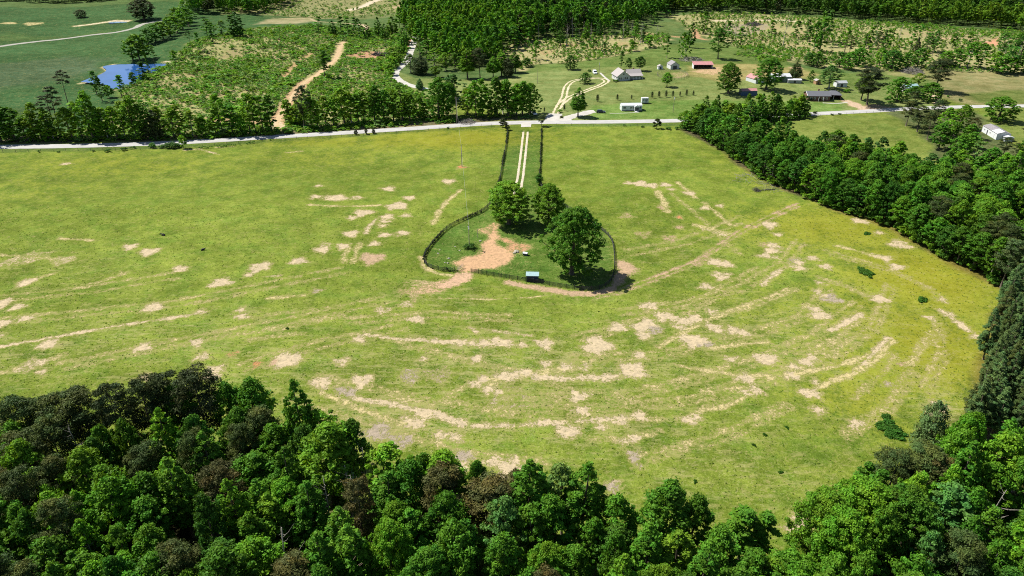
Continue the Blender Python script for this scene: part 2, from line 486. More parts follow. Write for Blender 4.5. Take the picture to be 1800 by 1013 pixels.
SAND = (0.38, 0.31, 0.20); PINK = (0.33, 0.235, 0.15); GREY = (0.27, 0.225, 0.17); RED = (0.36, 0.17, 0.075); GOLD = (0.38, 0.32, 0.16)
for s in ((228, 434, 24), (262, 443, 30), (316, 473, 26), (388, 497, 34), (462, 467, 30), (450, 474, 24), (437, 484, 14), (525, 459, 26), (269, 541, 32), (252, 611, 28), (84, 606, 32), (44, 498, 26), (56, 493, 20), (45, 560, 24), (30, 540, 24), (4, 533, 30), (8, 568, 24), (2, 590, 14),
          (60, 640, 34, .62), (72, 655, 16, .7), (48, 645, 30, .6), (504, 633, 46), (514, 630, 30), (424, 545, 16), (425, 556, 20), (354, 548, 18), (345, 602, 24, .8), (355, 628, 22, .7), (380, 650, 30, .8), (255, 664, 24, .9), (372, 660, 28, .9),
          (559, 327, 13), (555, 346, 18), (593, 348, 32), (575, 347, 16, .7), (626, 348, 18, .7), (683, 332, 22), (720, 348, 20), (789, 319, 23), (638, 374, 30), (650, 373, 16), (620, 383, 18), (699, 362, 34), (688, 365, 18), (714, 379, 17), (681, 381, 22), (676, 389, 16), (672, 397, 14), (708, 410, 21), (676, 413, 22), (617, 411, 26), (658, 428, 19), (603, 433, 24), (566, 439, 26), (572, 430, 16, .6),
          (732, 561, 26), (631, 597, 22), (957, 604, 32), (918, 606, 17), (808, 602, 24), (830, 603, 20), (850, 604, 26), (871, 599, 22), (890, 602, 26), (764, 600, 18), (837, 631, 24), (745, 631, 14, .8), (600, 636, 24, .75), (565, 673, 34), (713, 535, 20, .7), (672, 546, 24, .65), (1086, 576, 30), (1127, 575, 34), (1140, 568, 30), (1132, 588, 28), (1165, 556, 32), (1182, 560, 24), (1205, 566, 30), (1222, 560, 26), (1195, 575, 18), (1215, 598, 42), (1232, 600, 30),
          (1252, 574, 26), (1262, 582, 18), (1290, 581, 28), (1308, 585, 24), (1051, 606, 50), (1040, 612, 34), (1026, 645, 22, .7), (1112, 649, 46), (1122, 655, 30), (1100, 658, 26), (1067, 663, 26), (1042, 664, 24), (1020, 664, 20), (1125, 625, 22), (1336, 629, 28), (1352, 630, 34), (1345, 636, 24), (1284, 632, 22), (1415, 636, 30), (1428, 630, 26), (1395, 645, 18), (1312, 665, 32), (1393, 661, 24), (1432, 671, 14), (1352, 395, 28), (1367, 413, 15), (1360, 432, 24), (1357, 441, 26), (1345, 450, 20, .8), (1363, 453, 14, .8),
          (1258, 461, 30), (1274, 465, 26), (1268, 485, 30, .8), (1241, 504, 24, .9), (1251, 548, 19), (1428, 454, 19), (1405, 462, 18), (1408, 472, 20), (1397, 468, 14), (1450, 469, 19), (1440, 497, 12), (1437, 513, 14), (1450, 520, 18), (1547, 526, 28), (1434, 545, 24), (1440, 553, 30), (1455, 558, 18), (1576, 469, 24), (1556, 454, 22), (1540, 450, 16, .8), (1509, 388, 22), (1520, 391, 14), (1545, 409, 14), (1582, 430, 34, .8), (1142, 537, 28), (1128, 539, 14),
          (1022, 723, 26), (1012, 700, 22, .8), (1030, 695, 20, .8), (1092, 738, 26), (1080, 742, 16), (1124, 732, 28), (1055, 751, 20), (1210, 738, 26), (1224, 733, 20), (1116, 770, 22, .8), (1095, 776, 20, .6), (1420, 690, 28), (1432, 694, 22), (1438, 721, 23), (1327, 686, 26, .8), (1310, 690, 18, .7), (1000, 760, 36), (1012, 756, 20), (992, 756, 24), (731, 745, 32), (720, 738, 24), (742, 738, 18), (775, 766, 24, .8), (800, 770, 26, .85), (893, 822, 40), (868, 812, 30, .8), (905, 808, 22, .8), (880, 838, 26, .9), (815, 822, 28, .8),
          (848, 668, 26), (838, 676, 24), (858, 684, 24), (878, 690, 18), (886, 661, 32), (905, 658, 28), (925, 655, 24), (940, 660, 20), (995, 645, 26, .8), (960, 640, 20, .7), (985, 665, 24, .7), (1655, 526, 16), (1668, 552, 14), (1684, 566, 14), (1716, 592, 16), (1637, 559, 18, .8), (1508, 744, 26), (1498, 750, 16, .7), (1647, 712, 24), (1644, 730, 26), (1652, 722, 18), (1626, 761, 18, .8), (1408, 915, 30), (1396, 930, 30), (1415, 926, 26),
          (115, 288, 14, .8), (20, 460, 34, .5), (60, 452, 40, .5), (110, 458, 30, .6), (1105, 322, 14), (1125, 323, 26), (1145, 326, 22, .9), (1170, 325, 18), (1180, 333, 12), (1212, 340, 20), (1240, 366, 16), (1265, 362, 14, .8)):
    spot(s[0], s[1], s[2] * 1.04, s[3] if len(s) > 3 else 1.0, SAND)
for s in ((654, 454, 44, .85), (1180, 420, 26, .6), (1195, 400, 14, .6), (1165, 365, 18, .7), (1103, 380, 20, .5), (1130, 412, 22, .5), (488, 636, 26, .8), (1585, 640, 12, .6), (1352, 433, 30, .6)): spot(*s[:3], s[3], PINK)
for s in ((614, 691, 26), (600, 687, 22), (664, 761, 46, .7), (705, 776, 40, .7), (1462, 525, 34, .8), (1238, 604, 30, .8), (1150, 580, 30, .7), (1116, 806, 18, .8), (1113, 796, 20, .8), (1120, 818, 16, .75), (1077, 857, 28, .7), (720, 665, 34, .55), (722, 655, 24, .6), (815, 801, 32, .7), (555, 512, 14, .6), (1563, 676, 16, .8), (1400, 460, 30, .5), (770, 660, 40, .45), (900, 700, 60, .4)): spot(s[0], s[1], s[2], s[3] if len(s) > 3 else 1.0, GREY)
spot(451, 641, 17, 1, RED); spot(410, 622, 14, .7, RED); spot(1193, 382, 12, 1, RED)
for pts in ([(880, 700), (1050, 712), (1200, 700), (1330, 675), (1450, 630), (1530, 570), (1560, 500)], [(900, 690), (1100, 690), (1300, 640), (1420, 590), (1500, 530)], [(1000, 625), (1150, 620), (1300, 590), (1400, 555), (1450, 500)], [(1080, 545), (1200, 530), (1300, 500), (1370, 460), (1400, 420)],
            [(560, 660), (700, 690), (860, 720), (1000, 730)], [(500, 700), (640, 740), (800, 790), (950, 810)], [(1600, 650), (1560, 710), (1480, 760)], [(1640, 560), (1650, 620), (1620, 680)], [(0, 560), (150, 545), (300, 530), (450, 500), (600, 470)], [(0, 520), (150, 505), (300, 480)], [(100, 640), (300, 600), (500, 560), (680, 520)],
            [(1100, 440), (1200, 420), (1300, 380)], [(1450, 440), (1560, 470), (1640, 510)], [(700, 600), (860, 640), (1000, 680)], [(1180, 340), (1250, 400), (1290, 440)], [(420, 640), (560, 600), (700, 570)], [(1130, 800), (1250, 770), (1380, 710)], [(600, 560), (760, 548), (900, 555)], [(1010, 590), (1200, 540), (1330, 470)], [(1230, 690), (1400, 640), (1520, 560)]):
    streak(pts, .9, .46, GOLD, 1.0); streak([(a + 12, b + 9) for a, b in pts], .8, .39, GOLD, 1.0)
spot(636, 669, 32, 1, SAND, 1.0, True); spot(664, 760, 44, .75, GREY, 1.2, True)
for pts, w_, m_ in (([(2, 610), (60, 599), (150, 583), (230, 569), (330, 555)], 1.3, .9), ([(300, 608), (360, 598), (430, 586), (520, 572), (600, 556)], 1.6, .45), ([(640, 588), (700, 596), (800, 602)], 1.5, .9), ([(800, 604), (900, 605)], 1.6, .95), ([(470, 486), (490, 485)], 1.0, .9),
                    ([(545, 360), (600, 363), (668, 361)], 1.2, .75), ([(660, 386), (652, 395), (642, 410)], 1.5, .85), ([(612, 436), (602, 462)], 1.3, .6), ([(632, 428), (620, 462)], 1.3, .6), ([(810, 334), (785, 355), (770, 375), (762, 394)], 1.6, .75), ([(1155, 336), (1165, 352), (1172, 372)], 2.2, .7),
                    ([(1190, 321), (1215, 340), (1222, 348)], 1.5, .7), ([(1235, 356), (1258, 372), (1284, 398)], 1.4, .65), ([(1222, 396), (1250, 404), (1280, 411)], 2.4, .7), ([(1232, 402), (1275, 414)], 1.2, .8), ([(845, 578), (880, 584), (935, 590)], 0.9, .8), ([(825, 573), (837, 582)], 1.4, .8),
                    ([(940, 664), (1010, 665), (1080, 662)], 1.8, .9), ([(860, 672), (900, 660), (960, 653), (1010, 648)], 2.4, .62), ([(835, 749), (900, 748), (960, 743), (1040, 741), (1090, 733)], 1.6, .8), ([(1050, 750), (1110, 735), (1160, 738)], 1.3, .6), ([(1200, 735), (1230, 722), (1280, 712), (1330, 688)], 1.2, .7),
                    ([(1190, 642), (1215, 648), (1260, 655), (1300, 660), (1360, 662), (1400, 657), (1470, 645), (1530, 622)], 1.5, .75), ([(1380, 652), (1440, 632), (1480, 618)], 1.0, .5), ([(1440, 680), (1470, 668), (1500, 656), (1540, 632), (1570, 600)], 1.5, .75), ([(1460, 582), (1485, 568), (1515, 552)], 1.5, .85),
                    ([(1400, 622), (1450, 604), (1485, 586)], 1.3, .55), ([(1240, 562), (1290, 545), (1330, 530), (1385, 508)], 1.6, .62), ([(1300, 548), (1350, 528), (1400, 508)], 1.2, .5), ([(1340, 500), (1372, 474)], 1.8, .8), ([(1250, 612), (1300, 606), (1350, 601)], 1.3, .7), ([(1520, 640), (1535, 620), (1560, 595)], 1.5, .85), ([(1600, 640), (1620, 608), (1645, 580)], 1.6, .5),
                    ([(1650, 545), (1680, 562), (1702, 582)], 1.6, .95), ([(1470, 432), (1510, 442), (1556, 456)], 1.2, .75), ([(1440, 488), (1480, 500), (1520, 520)], 1.6, .5), ([(565, 690), (600, 705), (625, 712)], 1.3, .75), ([(620, 700), (660, 706), (700, 714), (735, 722)], 2.0, .8), ([(740, 724), (780, 732), (812, 744)], 2.6, .95), ([(620, 716), (670, 732), (712, 744)], 1.4, .75), ([(680, 690), (720, 702), (760, 712)], 1.0, .5), ([(775, 705), (800, 690), (815, 680)], 1.4, .5),
                    ([(0, 448), (60, 452), (125, 458)], 1.6, .55), ([(105, 419), (160, 423)], 1.4, .75), ([(55, 494), (95, 481)], 1.0, .6), ([(160, 500), (220, 480)], 1.6, .4), ([(470, 524), (540, 519)], 1.0, .6), ([(440, 598), (480, 592), (530, 586)], 1.4, .5), ([(1040, 772), (1110, 772), (1160, 757)], 1.4, .5), ([(0, 655), (60, 640), (110, 625)], 1.6, .5),
                    ([(1160, 610), (1190, 590), (1230, 570)], 1.4, .6), ([(1020, 700), (1010, 690)], 2.0, .9), ([(380, 260), (410, 258)], .8, .5), ([(325, 264), (350, 262), (385, 272)], 1.2, .8), ([(505, 268), (530, 266)], 1, .6), ([(1300, 700), (1240, 715)], 1.2, .4), ([(1570, 620), (1560, 650), (1500, 700)], 1.2, .4), ([(430, 560), (520, 548), (600, 540)], 1.2, .4)):
    streak(pts, w_, m_, GOLD if m_ < .8 else SAND)
TRAIL = [(1400, 358), (1350, 380), (1300, 405), (1262, 430), (1235, 452), (1200, 468), (1130, 494), (1085, 510), (1040, 520)]
streak(TRAIL, .8, .84, PINK, .8); streak([(a + 2, b + 6) for a, b in TRAIL], 0.8, .6, PINK, .9)
spot(812, 294, 15, .9, RED)
streak([(1245, 445), (1235, 455), (1225, 465)], 2.5, .55, PINK)
streak([(760, 524), (860, 526.5), (930, 523), (1000, 515)], .5, .8, GOLD, .4)
# farmyard dirt
DIRT = (0.40, 0.255, 0.145)
patch([(798, 462), (815, 454), (838, 448), (856, 420), (862, 402), (874, 396), (876, 412), (872, 428), (888, 436), (902, 452), (900, 462), (884, 468), (858, 472), (840, 478), (806, 480), (806, 470)], 1, DIRT)
patch([(804, 479), (828, 480), (826, 492), (812, 504), (790, 508), (768, 506), (790, 492)], 1, (0.40, 0.27, 0.175))
patch([(700, 512), (760, 498), (800, 486), (810, 500), (780, 512), (740, 520)], .62, (0.36, 0.25, 0.15))
patch([(885, 420), (905, 424), (928, 432), (932, 440), (915, 443), (890, 440)], .70, (0.38, 0.22, 0.12))
patch([(838, 404), (868, 394), (858, 412)], .6, DIRT)
streak([(895, 497), (950, 508), (1000, 515), (1040, 518), (1070, 512), (1086, 498), (1094, 478)], 3.0, .97, PINK)
patch([(1082, 456), (1096, 456), (1116, 472), (1114, 484), (1096, 492), (1084, 488)], 1, PINK)
streak([(742, 452), (744, 468), (765, 480), (790, 484)], 1.2, .8, GOLD)
for k in range(9):
    streak([(806, 492 + k), (770 - 5 * k, 497 + k * 2.2), (705 + k * 3, 492 + k * 5)], .6, .62, (0.36, 0.27, 0.16), .5)
# clearings beyond the road
TRACK = [(487, 224), (490, 206), (505, 183), (520, 162), (538, 143), (560, 130), (578, 115), (590, 104), (596, 90), (600, 78), (606, 74)]
streak(TRACK, 5.0, 1, (0.42, 0.31, 0.18), 1.5); streak(TRACK[:5], 8.0, .8, (0.38, 0.24, 0.14), 2)
patch([(470, 228), (505, 226), (500, 214), (480, 212)], 1, (0.42, 0.34, 0.22))
streak([(612, 60), (635, 58), (646, 52), (640, 44), (615, 42)], 5, 1, (0.45, 0.34, 0.24), 2)
streak([(488, 72), (520, 55)], 4, .6, PINK); streak([(500, 135), (520, 112), (545, 95)], 6, .75, (0.33, 0.22, 0.11), 3)
streak([(480, 32), (545, 33), (556, 38), (610, 41)], 4, .8, SAND, 3)
patch([(605, 98), (640, 90), (675, 92), (672, 102), (630, 105)], .8, (0.36, 0.20, 0.12), 3)
patch([(300, 178), (360, 158), (400, 150), (410, 158), (350, 178), (300, 190)], .5, (0.30, 0.22, 0.15), 3)
patch([(330, 208), (390, 206), (480, 214), (470, 222), (340, 214)], .7, (0.38, 0.24, 0.14), 2)
streak([(615, 18), (640, 11), (655, 3), (690, -6)], 12, 1, (0.45, 0.38, 0.28), 4); streak([(690, 15), (740, -2)], 9, .7, (0.36, 0.25, 0.17), 4)
streak([(715, 84), (722, 70)], 6, .85, (0.38, 0.22, 0.14), 2)
patch([(1232, 120), (1262, 118), (1275, 128), (1250, 132), (1215, 126)], .75, (0.40, 0.27, 0.16), 3)
streak([(1185, 65), (1220, 66), (1240, 70)], 6, .9, (0.40, 0.22, 0.13), 3); streak([(1222, 52), (1226, 66)], 6, .8, (0.38, 0.21, 0.13), 3)
streak([(1258, 37), (1320, 36), (1380, 36), (1420, 40)], 9, .85, (0.44, 0.38, 0.26), 4)
patch([(1270, 42), (1360, 42), (1330, 62), (1270, 62)], .62, (0.26, 0.21, 0.17), 4)
streak([(1640, 67), (1700, 70), (1740, 74)], 6, .9, (0.42, 0.27, 0.18), 3); patch([(1728, 76), (1756, 66), (1758, 80), (1735, 82)], 1, (0.42, 0.22, 0.13), 3)
for q in ((1400, 120, 24), (1390, 140, 20), (1545, 188, 30), (1530, 188, 26)): spot(*q, .8, PINK)
patch([(1478, 176), (1496, 176), (1530, 190), (1560, 194), (1550, 197), (1510, 194)], 1, (0.40, 0.30, 0.21))
streak([(1648, 186), (1650, 176), (1640, 168), (1630, 166)], 4, 1, (0.40, 0.31, 0.22))
patch([(1180, 129), (1196, 126), (1210, 130), (1205, 136), (1190, 138)], .5, PINK)
streak([(142, 147), (160, 140), (178, 133), (189, 125), (182, 118), (200, 113.5)], 3.0, .9, (0.40, 0.35, 0.22), 1.2); streak([(288, 108.5), (308, 109), (298, 114)], 3, .95, (0.42, 0.37, 0.26), 1.2); streak([(205, 158), (225, 153)], 4, .8, (0.38, 0.32, 0.2))
streak([(135, 46), (160, 43), (200, 37), (224, 37)], 7, 1, (0.44, 0.38, 0.26), 3)
for q in ((15, 41, 24), (58, 42, 30)): spot(*q, .7, GOLD)
for q in ((1055, 85), (1100, 78), (1140, 60), (960, 92), (1000, 80)): spot(*q, 34, .6, (0.34, 0.24, 0.13), 3)

# the pond bed lies lower than its banks
POND_PX = [(145, 146), (160, 140), (178, 133), (188, 125), (182, 118), (200, 114), (226, 112), (262, 110), (302, 109), (292, 117), (276, 124), (262, 130), (240, 143), (228, 152), (200, 157), (190, 151), (168, 149)]
POND = W(POND_PX)
POND2 = W([(190, 41), (205, 37.5), (225, 36.5), (226, 38.5), (208, 40.5), (195, 42)])
GZ = T(GX, GY)
for P_, dep in ((POND, 1.0), (POND2, 0.8)):
    sl = bb(P_, 6); s_ = poly_sd(P_, GX[sl], GY[sl])
    GZ[sl] -= dep * np.clip((s_ + 1.0) / 2.5, 0, 1)

# ------------------------------------------------------------------ ground
def ground_mat():
    k = N('meadow_and_soil')
    A = lambda nm, o='Color': k.n('ShaderNodeAttribute', attribute_type='GEOMETRY', attribute_name=nm).outputs[o]
    p = k.pos()
    pst = k.pos((0.34, 1.15, 1), 0.14)
    big = k.noise(p, 0.016, 3, .55); mid = k.noise(p, 0.12, 4, .65); tuft = k.noise(p, 0.85, 4, .72); fine = k.noise(p, 3.2, 2, .7); st = k.noise(pst, 0.55, 5, .7)
    z = A('zone')
    f = k.math('MULTIPLY', k.ramp(big, .3, .7, .80, 1.16), k.ramp(mid, .28, .72, .72, 1.26))
    f = k.math('MULTIPLY', f, k.ramp(tuft, .28, .72, .78, 1.22)); f = k.math('MULTIPLY', f, k.ramp(fine, .3, .7, .74, 1.26))
    cc = k.n('ShaderNodeCombineColor')
    k.l(f, cc.inputs[0]); k.l(k.math('POWER', f, 0.85), cc.inputs[1]); k.l(k.math('POWER', f, 1.3), cc.inputs[2])
    c = k.mix(1.0, z, cc.outputs[0], 'MULTIPLY')
    mul = k.mix(1.0, c, (0.66, 0.86, 0.75), 'MULTIPLY')
    c = k.mix(k.math('MULTIPLY', k.ramp(k.noise(p, 0.11, 5, .72), .46, .62), .62), c, mul)          # darker clover-like swards
    # buttercups
    sep = k.n('ShaderNodeSeparateColor'); k.l(A('cover'), sep.inputs[0])
    ye, dr, ba = sep.outputs[0], sep.outputs[1], sep.outputs[2]
    ym = k.ramp(k.math('ADD', k.math('MULTIPLY', ye, .34), k.math('MULTIPLY_ADD', mid, .5, k.math('MULTIPLY', tuft, .5))), .56, .74)
    c = k.mix(k.math('MULTIPLY', ym, k.math('MULTIPLY_ADD', ye, .42, .05)), c, (0.27, 0.225, 0.012))
    # straw-coloured flecks where the sward is thin
    dm = k.ramp(k.math('ADD', k.math('MULTIPLY', dr, .26), st), .58, .74)
    c = k.mix(k.math('MULTIPLY', dm, k.math('MULTIPLY_ADD', dr, .95, .10, clamp=True)), c, (0.31, 0.275, 0.115))
    dm2 = k.ramp(k.math('ADD', k.math('MULTIPLY', dr, .18), k.noise(p, 1.6, 3, .75)), .60, .72)
    c = k.mix(k.math('MULTIPLY', dm2, k.math('MULTIPLY', dr, .9, clamp=True)), c, (0.30, 0.27, 0.15))
    # bare soil
    edge = k.math('ADD', ba, k.math('ADD', k.ramp(k.noise(p, .45, 4, .7), .28, .72, -.24, .24), k.math('ADD', k.ramp(k.noise(p, 1.5, 3, .75), .28, .72, -.30, .30), k.ramp(k.noise(p, 4.0, 2, .7), .3, .7, -.12, .12))))
    bm = k.math('MULTIPLY', k.ramp(edge, .46, .80), k.ramp(k.noise(p, 2.6, 3, .75), .22, .42, .55, 1.0))
    bc = k.mix(1.0, A('soil'), k.mix(k.ramp(k.noise(p, 1.1, 4, .7), .3, .7), (0.80, 0.80, 0.80), (1.2, 1.17, 1.14)), 'MULTIPLY')
    halo = k.math('MULTIPLY', k.ramp(edge, .08, .52), .7)
    c = k.mix(halo, c, (0.235, 0.215, 0.075))
    c = k.mix(bm, c, bc)
    h = k.math('MULTIPLY_ADD', tuft, 1.0, k.math('MULTIPLY', fine, .35))
    h = k.math('MULTIPLY', h, k.math('MULTIPLY_ADD', bm, -.75, 1.0))
    return k.done(k.bsdf(c, .95, .05, normal=k.bump(h, .6, .35)))


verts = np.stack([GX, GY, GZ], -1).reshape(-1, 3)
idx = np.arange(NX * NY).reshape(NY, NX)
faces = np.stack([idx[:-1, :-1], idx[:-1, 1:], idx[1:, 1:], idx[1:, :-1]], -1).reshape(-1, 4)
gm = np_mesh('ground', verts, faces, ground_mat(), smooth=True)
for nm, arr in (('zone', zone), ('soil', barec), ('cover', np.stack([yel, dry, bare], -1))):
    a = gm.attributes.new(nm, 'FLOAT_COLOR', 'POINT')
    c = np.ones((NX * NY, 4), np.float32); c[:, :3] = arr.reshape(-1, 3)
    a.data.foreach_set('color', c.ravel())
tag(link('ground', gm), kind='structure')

# ------------------------------------------------------------------ roads, tracks and water
def resample(P, step):
    P = [Vector((a, b)) for a, b in P]; out = [P[0]]
    # Catmull-Rom then even steps
    dense = []
    for i in range(len(P) - 1):
        p0, p1, p2, p3 = P[max(i - 1, 0)], P[i], P[i + 1], P[min(i + 2, len(P) - 1)]
        for k in range(12):
            t = k / 12
            dense.append(0.5 * ((2 * p1) + (p2 - p0) * t + (2 * p0 - 5 * p1 + 4 * p2 - p3) * t * t + (3 * p1 - p0 - 3 * p2 + p3) * t ** 3))
    dense.append(P[-1]); acc = 0
    for a, b in zip(dense, dense[1:]):
        L = (b - a).length
        while acc + L >= step:
            t = (step - acc) / L; a = a + (b - a) * t; out.append(a.copy()); L = (b - a).length; acc = 0
        acc += L
    return out


def ribbon(name, pxs, width, mat, lift=0.08, step=1.5, jit=0.15, off=0.0, wpts=None):
    P = resample(wpts or W(pxs), step); rr = random.Random(len(P))
    m = MB(); rows = []
    nw = 5
    for i, p in enumerate(P):
        d = (P[min(i + 1, len(P) - 1)] - P[max(i - 1, 0)]).normalized(); nrm = Vector((-d.y, d.x))
        w0, w1 = -width / 2 + rr.uniform(-jit, jit), width / 2 + rr.uniform(-jit, jit)
        for k in range(nw):
            q = p + nrm * (off + w0 + (w1 - w0) * k / (nw - 1))
            m.v.append((q.x, q.y, tz(q.x, q.y) + lift - (0.05 if k in (0, nw - 1) else 0)))
    for i in range(len(P) - 1):
        for k in range(nw - 1):
            a = i * nw + k; m.f.append((a, a + 1, a + nw + 1, a + nw))
    return tag(m.build(name, mat, smooth=True), kind='structure')


def gravel_mat(name, col, var=.12):
    k = N(name); p = k.pos()
    f = k.ramp(k.math('MULTIPLY_ADD', k.noise(p, .25, 4, .7), .6, k.math('MULTIPLY', k.noise(p, 3, 3, .7), .4)), .3, .7)
    c = k.mix(f, tuple(q * (1 - var) for q in col), tuple(q * (1 + var) for q in col))
    return k.done(k.bsdf(c, .9, .15, normal=k.bump(f, .3, .05)))


M_ROAD = gravel_mat('pale_road', (0.36, 0.35, 0.335), .14)
M_RUT = gravel_mat('wheel_rut', (0.43, 0.37, 0.28), .2)
M_LIGHTDRIVE = gravel_mat('pale_gravel', (0.40, 0.38, 0.34), .16)
ribbon('road', ROAD, 6.4, M_ROAD, .10, 2.0, .1)
for s in (-1, 1): ribbon('path', LANE[1:6], 0.95, M_RUT, .05, 1.0, .09, off=s * 1.05)
ribbon('path', [(926, 215), (925, 219), (924.5, 224)], 5.0, M_LIGHTDRIVE, .13, 1.0, .1)
DRIVE = [(972, 214), (976, 200), (985, 183), (992, 168), (995, 155), (1003, 145), (1018, 140), (1040, 138), (1058, 138.5), (1066, 143), (1056, 150), (1040, 156), (1020, 164), (1000, 172), (985, 184)]
for s in (-1, 1): ribbon('path', DRIVE, 1.2, gravel_mat('drive_rut', (0.46, 0.39, 0.26), .15), .05, 1.2, .3, off=s * 1.3)
ribbon('path', [(966, 217), (972, 207), (976, 200)], 7.5, M_LIGHTDRIVE, .07, 1.0, .4)
ribbon('path', [(988, 214), (1002, 206), (1018, 202), (1036, 197), (1048, 196)], 6.0, M_LIGHTDRIVE, .065, 1.0, .5)
ribbon('path', [(752, 157), (735, 154), (715, 148), (702, 141), (695, 133), (697, 124), (706, 116), (716, 106), (722, 90), (728, 72), (732, 62)], 5.0, M_LIGHTDRIVE, .08, 1.5, .3)
ribbon('path', [(-150, 105), (0, 82), (60, 74), (100, 70), (160, 62), (205, 57), (235, 50), (250, 43), (275, 38), (300, 36)], 6.0, gravel_mat('farm_road', (0.27, 0.26, 0.22), .15), .12, 3, .5)
ribbon('path', [(1072, 143), (1062, 135), (1055, 128)], 1.4, M_LIGHTDRIVE, .06, 1, .1)
ribbon('path', [(1446, 181), (1470, 182), (1490, 180)], 1.2, M_LIGHTDRIVE, .06, 1, .1)
ribbon('path', [(1072, 199.5), (1100, 199), (1124, 197.5)], .7, M_LIGHTDRIVE, .06, 1, .1)


def water_mat(name, col):
    k = N(name); p = k.pos()
    b = k.bump(k.noise(p, .5, 1, .5), .05, .02)
    return k.done(k.bsdf(k.mix(k.ramp(k.noise(p, .05, 3), .3, .7), tuple(q * .85 for q in col), tuple(q * 1.15 for q in col)), .08, .5, normal=b))


for nm, P_, z_, c_ in (('water', POND, -0.30, (0.016, 0.072, 0.24)), ('water', POND2, None, (0.08, 0.16, 0.25))):  # blue of the reflected sky is put into the water colours
    cx = sum(a for a, b in P_) / len(P_); cy = sum(b for a, b in P_) / len(P_)
    zz = z_ if z_ is not None else tz(cx, cy) - .1
    Q = resample(P_ + [P_[0]], 2.0)
    Q = [(q.x + (q.x - cx) * .03, q.y + (q.y - cy) * .03, zz) for q in Q]
    tag(MB().poly(Q).build(nm, water_mat('pond_water', c_)), kind='structure')

# ------------------------------------------------------------------ trees: crown and trunk meshes
def quads(c, n, sx, sy, rng):
    """leaf-sized irregular quads at centres c with normals n"""
    n = n / np.linalg.norm(n, axis=1, keepdims=True)
    r = rng.normal(size=n.shape); u = np.cross(n, r); u /= np.linalg.norm(u, axis=1, keepdims=True) + 1e-9
    v = np.cross(n, u)
    sx = np.asarray(sx).reshape(-1, 1); sy = np.asarray(sy).reshape(-1, 1)
    j = lambda: 1 + rng.uniform(-.25, .25, (len(c), 1))
    a = c - u * sx * j() ; b = c - v * sy * j() + n * sx * .3 * rng.uniform(-1, 1, (len(c), 1)); d = c + u * sx * j(); e = c + v * sy * j() + n * sx * .3 * rng.uniform(-1, 1, (len(c), 1))
    V = np.stack([a, b, d, e], 1).reshape(-1, 3)
    return V, np.arange(len(V)).reshape(-1, 4)


def crown_arrays(rng, clumps, per, leaf, aspect=.75, up=.3, flat=.8, tonev=.22, colj=.1):
    """clumps: rows (x, y, z, r)"""
    C = np.repeat(clumps, per, 0); nC = len(clumps)
    d = rng.normal(size=(len(C), 3)); d /= np.linalg.norm(d, axis=1, keepdims=True)
    d[:, 2] = np.where(d[:, 2] < -.35, -d[:, 2] * .6, d[:, 2])
    rad = C[:, 3:4] * (rng.uniform(.35, 1.0, (len(C), 1)) ** .6 * 1.05 + (rng.random((len(C), 1)) < .16) * rng.uniform(.1, .5, (len(C), 1))) * (1 + .12 * np.sin(7 * d[:, :1] + 5 * d[:, 1:2] + C[:, :1]))
    pos = C[:, :3] + d * rad * np.array([1, 1, flat])
    nr = d * .8 + rng.normal(size=d.shape) * .5 + np.array([0, 0, up])
    s = leaf * rng.uniform(.6, 1.25, len(C))
    V, Fc = quads(pos, nr, s, s * aspect, rng)
    tone = np.repeat(1 + rng.uniform(-tonev, tonev, nC), per) * (1 + rng.uniform(-.18, .18, len(C)))
    warm = np.repeat(rng.uniform(-colj, colj, nC), per)
    tint = np.stack([tone * (1 + warm * 1.6), tone, tone * (1 - warm)], 1)
    return V, Fc, tint


def clumps_round(rng, n, R, z0, z1, power=.8, rc=(.13, .33), lobes=3):
    out = []; ph = rng.uniform(0, 6.3)
    for i in range(n):
        t = (i + .5) / n
        z = z0 + (z1 - z0) * (t ** .85)
        tt = (z - z0) / (z1 - z0)
        prof = math.sin(PI * min(1, (tt * .86 + .14))) ** power
        a = i * 2.39996 + rng.uniform(-.4, .4)
        rr = R * prof * (.84 + .13 * math.sin(lobes * a + ph) + .12 * math.sin(2 * a - 3 * tt + 2 * ph)) * (rng.uniform(.7, 1.08) if rng.random() < .8 else rng.uniform(.2, .6))
        c = R * (rc[0] + (rc[1] - rc[0]) * rng.random() ** 1.6)
        rr = max(0, rr - c * .35)
        out.append((math.cos(a) * rr, math.sin(a) * rr, z + rng.uniform(-.4, .4), c))
    out += [(rng.uniform(-.2, .2) * R, rng.uniform(-.2, .2) * R, z1 - R * .1, R * .2), (rng.uniform(-.15, .15) * R, 0, z1 - R * .3, R * .3)]
    return np.array(out)


def clumps_cone(rng, n, R, z0, z1, rc=(.16, .34)):
    out = []
    for i in range(n):
        t = 1 - math.sqrt(1 - (i + .5) / n * .985)
        z = z0 + (z1 - z0) * t
        prof = (1 - t) ** .48 * min(1, .6 + t * 2.2)
        a = i * 2.39996 + rng.uniform(-.5, .5)
        rr = R * prof * rng.uniform(.6, 1.0)
        c = R * rng.uniform(*rc) * (1 - .4 * t)
        out.append((math.cos(a) * max(0, rr - c * .4), math.sin(a) * max(0, rr - c * .4), z, c))
    out += [(0, 0, z1 - R * .12, R * .1), (.05 * R, 0, z1 - R * .3, R * .17), (0, .05 * R, z1 - R * .5, R * .24)]
    return np.array(out)


def clumps_pine(rng, n, R, z0, z1):
    out = []
    for i in range(n):
        t = (i + .5) / n; z = z0 + (z1 - z0) * t
        prof = (math.sin(PI * (t * .72 + .2))) ** .7
        a = i * 2.39996 + rng.uniform(-.6, .6); rr = R * prof * rng.uniform(.35, 1.0); c = R * rng.uniform(.2, .33)
        out.append((math.cos(a) * rr, math.sin(a) * rr, z + .18 * rr, c))
    out.append((0, 0, z1, R * .22))
    return np.array(out)


